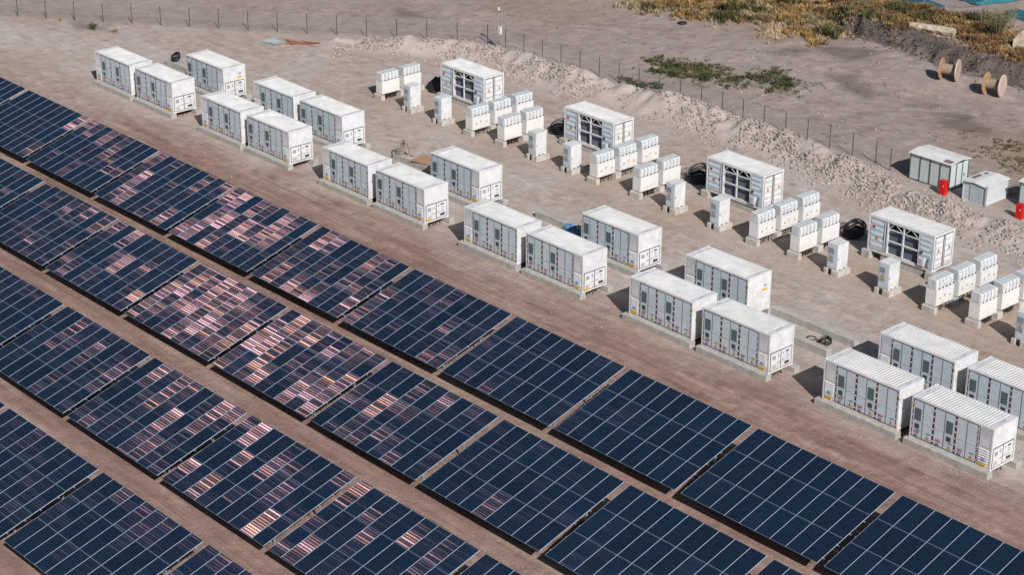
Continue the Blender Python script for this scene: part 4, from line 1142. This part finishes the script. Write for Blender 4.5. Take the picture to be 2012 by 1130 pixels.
# tyre
b = MB(); n, m = 20, 8; vs = []; fs = []
for i in range(n):
    a = 2 * math.pi * i / n
    for j in range(m): c = 2 * math.pi * j / m; rr = .36 + .13 * math.cos(c); vs.append((rr * math.cos(a), rr * math.sin(a), .13 + .12 * math.sin(c)))
for i in range(n):
    for j in range(m): fs.append((i * m + j, i * m + (j + 1) % m, ((i + 1) % n) * m + (j + 1) % m, ((i + 1) % n) * m + j))
b.add(vs, fs); b.cyl((0, 0, .02), (0, 0, .05), .25, 14); o = b.build('old_tyre', [CABLE]); o.location = (15.3, 56.2, gz(15.3, 56.2)); tag(o, 'black tyre lying alone on the gravel below the dry grass', 'tyre')

# ------------------------------------------------------------------ rubble, pebbles, plants
ICO = None
def rocks(name, n, sampler, smin, smax, mats, seed, kind='stuff', pw=2.5):
    rnd = np.random.RandomState(seed)
    import itertools
    # rough octahedral rock with jittered corners (14 verts: 6 + 8)
    base = np.array([(1, 0, 0), (-1, 0, 0), (0, 1, 0), (0, -1, 0), (0, 0, 1), (0, 0, -1)] + [tuple(.62 * c for c in p) for p in itertools.product((1, -1), repeat=3)], float)
    tri = []
    for k, p in enumerate(itertools.product((1, -1), repeat=3)):
        ax = 0 if p[0] > 0 else 1; ay = 2 if p[1] > 0 else 3; az = 4 if p[2] > 0 else 5; c = 6 + k
        t = [(ax, ay, c), (ay, az, c), (az, ax, c)]
        if p[0] * p[1] * p[2] < 0: t = [(a[1], a[0], a[2]) for a in t]
        tri += t
    tri = np.array(tri)
    xy = sampler(rnd, n); x, y = xy[:, 0], xy[:, 1]; z = ground_z(x, y)
    s = smin + (smax - smin) * rnd.rand(len(x)) ** pw
    V = base[None] * (1 + .35 * (rnd.rand(len(x), 14, 3) - .5)); V *= s[:, None, None] * (np.array([1, .8, .6])[None, None] * (.7 + .6 * rnd.rand(len(x), 1, 3)))
    a = rnd.rand(len(x)) * 6.28; ca, sa = np.cos(a)[:, None], np.sin(a)[:, None]
    V = np.stack([V[..., 0] * ca - V[..., 1] * sa + x[:, None], V[..., 0] * sa + V[..., 1] * ca + y[:, None], V[..., 2] + (z + s * .15)[:, None]], -1)
    F = (tri[None] + (np.arange(len(x)) * 14)[:, None, None]).reshape(-1, 3)
    me = bpy.data.meshes.new(name); me.vertices.add(V.shape[0] * 14); me.vertices.foreach_set('co', V.reshape(-1))
    me.loops.add(F.size); me.loops.foreach_set('vertex_index', F.ravel())
    me.polygons.add(len(F)); me.polygons.foreach_set('loop_start', np.arange(len(F)) * 3); me.polygons.foreach_set('loop_total', np.full(len(F), 3))
    for mt in mats: me.materials.append(mt)
    me.polygons.foreach_set('material_index', np.repeat(rnd.choice(len(mats), len(x), p=[.82, .18][:len(mats)] if len(mats) == 2 else None), len(tri)))
    me.update(calc_edges=True)
    o = bpy.data.objects.new(name, me); COL.objects.link(o); o['kind'] = kind
    return o
def on_berm(rnd, n):
    P = np.array(BERM); k = rnd.randint(0, len(P) - 1, n * 3); n3 = n * 3; t = rnd.rand(n3)[:, None]
    p = P[k] * (1 - t) + P[k + 1] * t; d = P[k + 1] - P[k]; nn = np.stack([-d[:, 1], d[:, 0]], 1) / np.linalg.norm(d, axis=1)[:, None]
    p = p + nn * (rnd.randn(n3)[:, None] * 1.5 - .8)
    m = fbm(p[:, 0], p[:, 1], 3.0, 61, 3) > .50 + .26 * (rnd.rand(n3) - .5)
    return p[m][:n]
def in_box(x0, x1, y0, y1, thr=.0, seed=1):
    def f(rnd, n):
        p = np.stack([x0 + (x1 - x0) * rnd.rand(n * 3), y0 + (y1 - y0) * rnd.rand(n * 3)], 1)
        m = fbm(p[:, 0], p[:, 1], 6, seed, 3) > thr
        return p[m][:n]
    return f
def near_poly(pts, w, off=0):
    def f(rnd, n):
        P = np.array(pts); k = rnd.randint(0, len(P) - 1, n); t = rnd.rand(n)[:, None]
        return P[k] * (1 - t) + P[k + 1] * t + rnd.randn(n, 2) * w + np.array([0, off])
    return f
o = rocks('rubble', 22000, on_berm, .012, .19, [STONE, STONED], 1, pw=4); tag(o, 'pale broken rubble strewn over the long bank by the fence', 'rubble')
o = rocks('yard_pebbles', 3500, in_box(-35, 95, -9, 33, .45, 3), .02, .09, [STONE, STONED], 2, pw=4); tag(o, 'small pebbles scattered over the bare yard', 'pebbles')
o = rocks('field_stones', 7000, in_box(-35, 80, 34, 84, .48, 4), .02, .13, [STONE, STONED], 3, pw=5); tag(o, 'scattered stones over the grey gravel beyond the fence', 'stones')
o = rocks('bank_clods', 4200, near_poly(BANK[1:-1], 1.1, .2), .02, .15, [CLOD, STONED], 5, pw=3); tag(o, 'dark clods and stones tumbled along the dark bank', 'stones')
o = rocks('row_pebbles', 3000, in_box(20, 100, -48, -9, .45, 6), .02, .07, [STONE, STONED], 6, pw=3); tag(o, 'small pebbles on the brown dirt between the solar tables', 'pebbles')

def tufts(name, sampler, n, mat, h, spread, blades, seed, label, cat, thr_keep=None):
    rnd = np.random.RandomState(seed); xy = sampler(rnd, n); x, y = xy[:, 0], xy[:, 1]; z = ground_z(x, y, True)
    n = len(x); B = blades
    hh = h * (.5 + rnd.rand(n, B)) ; a = rnd.rand(n, B) * 6.28; rr = spread * np.sqrt(rnd.rand(n, B)); lean = .25 + .5 * rnd.rand(n, B)
    bx = x[:, None] + rr * np.cos(a) * .4; by = y[:, None] + rr * np.sin(a) * .4; bz = np.repeat(z[:, None], B, 1) - .02
    tx = bx + hh * lean * np.cos(a); ty = by + hh * lean * np.sin(a); tz = bz + hh
    w = .012 + .02 * rnd.rand(n, B) + h * .03; a2 = a + 1.57
    v = np.stack([np.stack([bx - w * np.cos(a2), by - w * np.sin(a2), bz], -1), np.stack([bx + w * np.cos(a2), by + w * np.sin(a2), bz], -1),
                  np.stack([(bx + tx) / 2 + w * np.cos(a2), (by + ty) / 2 + w * np.sin(a2), bz + hh * .62], -1), np.stack([tx, ty, tz], -1),
                  np.stack([(bx + tx) / 2 - w * np.cos(a2), (by + ty) / 2 - w * np.sin(a2), bz + hh * .62], -1)], 2)
    V = v.reshape(-1, 3); q = n * B; me = bpy.data.meshes.new(name)
    me.vertices.add(len(V)); me.vertices.foreach_set('co', V.ravel()); me.loops.add(q * 5); me.loops.foreach_set('vertex_index', np.arange(q * 5))
    me.polygons.add(q); me.polygons.foreach_set('loop_start', np.arange(q) * 5); me.polygons.foreach_set('loop_total', np.full(q, 5))
    me.materials.append(mat); me.update(calc_edges=True)
    o = bpy.data.objects.new(name, me); COL.objects.link(o)
    return tag(o, label, cat, None, 'stuff')
def in_poly(poly, thr=0, seed=9, edge=1.2):
    def f(rnd, n):
        P = np.array(poly); lo, hi = P.min(0) - 1, P.max(0) + 1
        p = lo + (hi - lo) * rnd.rand(n * 4, 2)
        k = poly_mask(p[:, 0], p[:, 1], poly, edge, (fbm(p[:, 0], p[:, 1], 1.5, 8, 3) - .5) * 2.4)
        m = (k > rnd.rand(len(p))) & (fbm(p[:, 0], p[:, 1], 2.5, seed, 3) > thr)
        return p[m][:n]
    return f
def clustered(base, k, spread, thin=0):
    """tufts gathered into tussocks of uneven size"""
    def f(rnd, n):
        c = base(rnd, k); w = rnd.rand(len(c)) ** 2 + .08; w /= w.sum()
        i = rnd.choice(len(c), n, p=w); s = spread * (.4 + 1.2 * rnd.rand(len(c)))
        return c[i] + rnd.randn(n, 2) * s[i][:, None]
    return f
tufts('dry_grass', clustered(in_poly(GRASS1, .44, 21, 2.5), 95, .5), 2000, DRYG, .42, .5, 10, 11, 'golden dry grass growing along the top of the photo', 'dry grass')
tufts('rusty_grass', clustered(in_poly(GRASS2, .40, 22), 110, .5), 2200, DRYR, .42, .5, 10, 12, 'rust brown dry grass strip between the dark bank and the steel fence', 'dry grass')
tufts('golden_tufts', clustered(in_poly(GRASS2, .45, 25), 45, .45), 700, DRYG, .42, .5, 10, 18, 'golden tufts mixed into the rust brown grass strip', 'dry grass')
tufts('straw_grass', in_poly(GRASS1, .42, 31, 3), 1800, STRAW, .28, .5, 9, 19, 'pale straw thinly covering the ground between the golden grass', 'dry grass')
tufts('straw_strip', in_poly(GRASS2, .42, 32, 2), 1100, STRAW, .26, .5, 9, 20, 'pale straw along the rust brown strip by the steel fence', 'dry grass')
tufts('olive_scrub', clustered(in_poly(GRASS1, .48, 33, 2), 22, .5), 520, OLIVE, .62, .5, 10, 24, 'dark olive scrub clumps in the golden grass', 'scrub')
tufts('olive_strip', clustered(in_poly(GRASS2, .48, 34, 2), 16, .5), 380, OLIVE, .62, .5, 10, 25, 'dark olive scrub clumps in the rust brown strip', 'scrub')
tufts('ochre_weeds', in_poly([(58, 47), (66, 46), (70, 45), (71, 52), (62, 55), (56, 51)], .50, 35, 2), 420, OLIVE, .16, .4, 8, 26, 'low brown green weeds behind the larger shed', 'weeds')
tufts('green_weeds', clustered(in_poly(GREEN1, .34, 23, 1.4), 60, .40), 520, GRNG, .26, .5, 7, 13, 'dark green weeds in a long patch on the gravel beyond the fence', 'weeds')
tufts('dull_weeds', in_poly([(21, 43), (26, 48), (37, 51), (38, 47), (28, 42.5)], .50, 41, 2.0), 450, OLIVE, .16, .5, 7, 27, 'dull olive weeds thinning out around the green patch', 'weeds')
tufts('fence_weeds', clustered(in_poly(GREEN2, .36, 24, .8), 16, .3), 200, GRNG, .2, .4, 9, 14, 'low green weeds at the foot of the fence behind the bank', 'weeds')
tufts('mixed_weeds', near_poly([(8, 57), (16, 60.5), (25, 67), (29, 71), (37, 74)], 1.2), 260, BUSHG, .45, .5, 10, 15, 'olive shrubs dotted through the dry grass', 'shrubs')
tufts('weed_streak', clustered(in_poly(GREEN1, .36, 43, 2.2), 50, .5), 330, OLIVE, .26, .5, 7, 28, 'brownish weeds mixed along the green streak beyond the fence', 'weeds')
tufts('stray_weeds', in_box(0, 72, 39, 58, .60, 14), 120, BUSHG, .15, .25, 7, 16, 'stray dry weeds scattered over the gravel', 'weeds')

def shrub(x, y, r, h, label, mat, n=900, seed=1, stems=9, leaf=.07, group=None):
    t = thing('shrub', label, 'shrub', (x, y, gz(x, y)), 0, group)
    rnd = random.Random(seed); b = MB(); tips = []
    for k in range(stems):
        a = rnd.random() * 6.28; q = r * math.sqrt(rnd.random()) * .9; tip = Vector((q * math.cos(a), q * math.sin(a), h * rnd.uniform(.6, 1)))
        mid = Vector((tip.x * .35, tip.y * .35, tip.z * .55)); b.cyl((0, 0, -.1), mid, .05 * r, 5, 0, .03 * r); b.cyl(mid, tip, .03 * r, 5, 0, .01 * r); tips += [mid.lerp(tip, .3), mid.lerp(tip, .7), tip]
    b.build('stem', [TWIG], t)
    f = MB()
    for k in range(n):
        c = rnd.choice(tips); d = Vector((rnd.gauss(0, 1), rnd.gauss(0, 1), rnd.gauss(0, .8))) * r * .22; p = c + d
        if p.z < .03: p.z = .03 + rnd.random() * .1
        u = Vector((rnd.gauss(0, 1), rnd.gauss(0, 1), rnd.gauss(0, 1))).normalized(); v = u.orthogonal().normalized() * leaf * rnd.uniform(.5, 1); u = u * leaf * rnd.uniform(.7, 1.5)
        f.add([p - u * .5, p + v * .4, p + u * .5, p - v * .4], [(0, 1, 2, 3)])
    f.build('foliage', [mat], t)
shrub(42.2, 73.6, 1.7, 3.3, 'tall loose olive bush growing by the steel fence at the upper right', BUSHG, 3000, 1, 18, .10)
shrub(-23.4, 9.2, .55, .7, 'small dark green bush at the foot of the left fence', GRNG, 500, 2, 8, .09)
shrub(-21.2, 10.4, .35, .3, 'low yellow green plant right of the green bush by the left fence', DRYG, 200, 3, 6, .08)
shrub(-28.4, 8.3, .25, .5, 'tiny yellow plant on the left fence beyond the posts', DRYG, 120, 4, 5, .08)
shrub(29.8, 68.8, .9, 1.3, 'dark olive shrub at the left end of the dark bank', GRNG, 700, 5, 10, .09)
shrub(26.0, 72.6, 1.0, 1.3, 'olive green shrub in the dry grass near the top edge', BUSHG, 800, 6, 10, .09)
shrub(21.3, 62.3, .8, 1.2, 'brown green shrub at the right end of the golden grass', DRYR, 600, 7, 9, .09)
print('tables', tn, 'objects', len(bpy.data.objects))
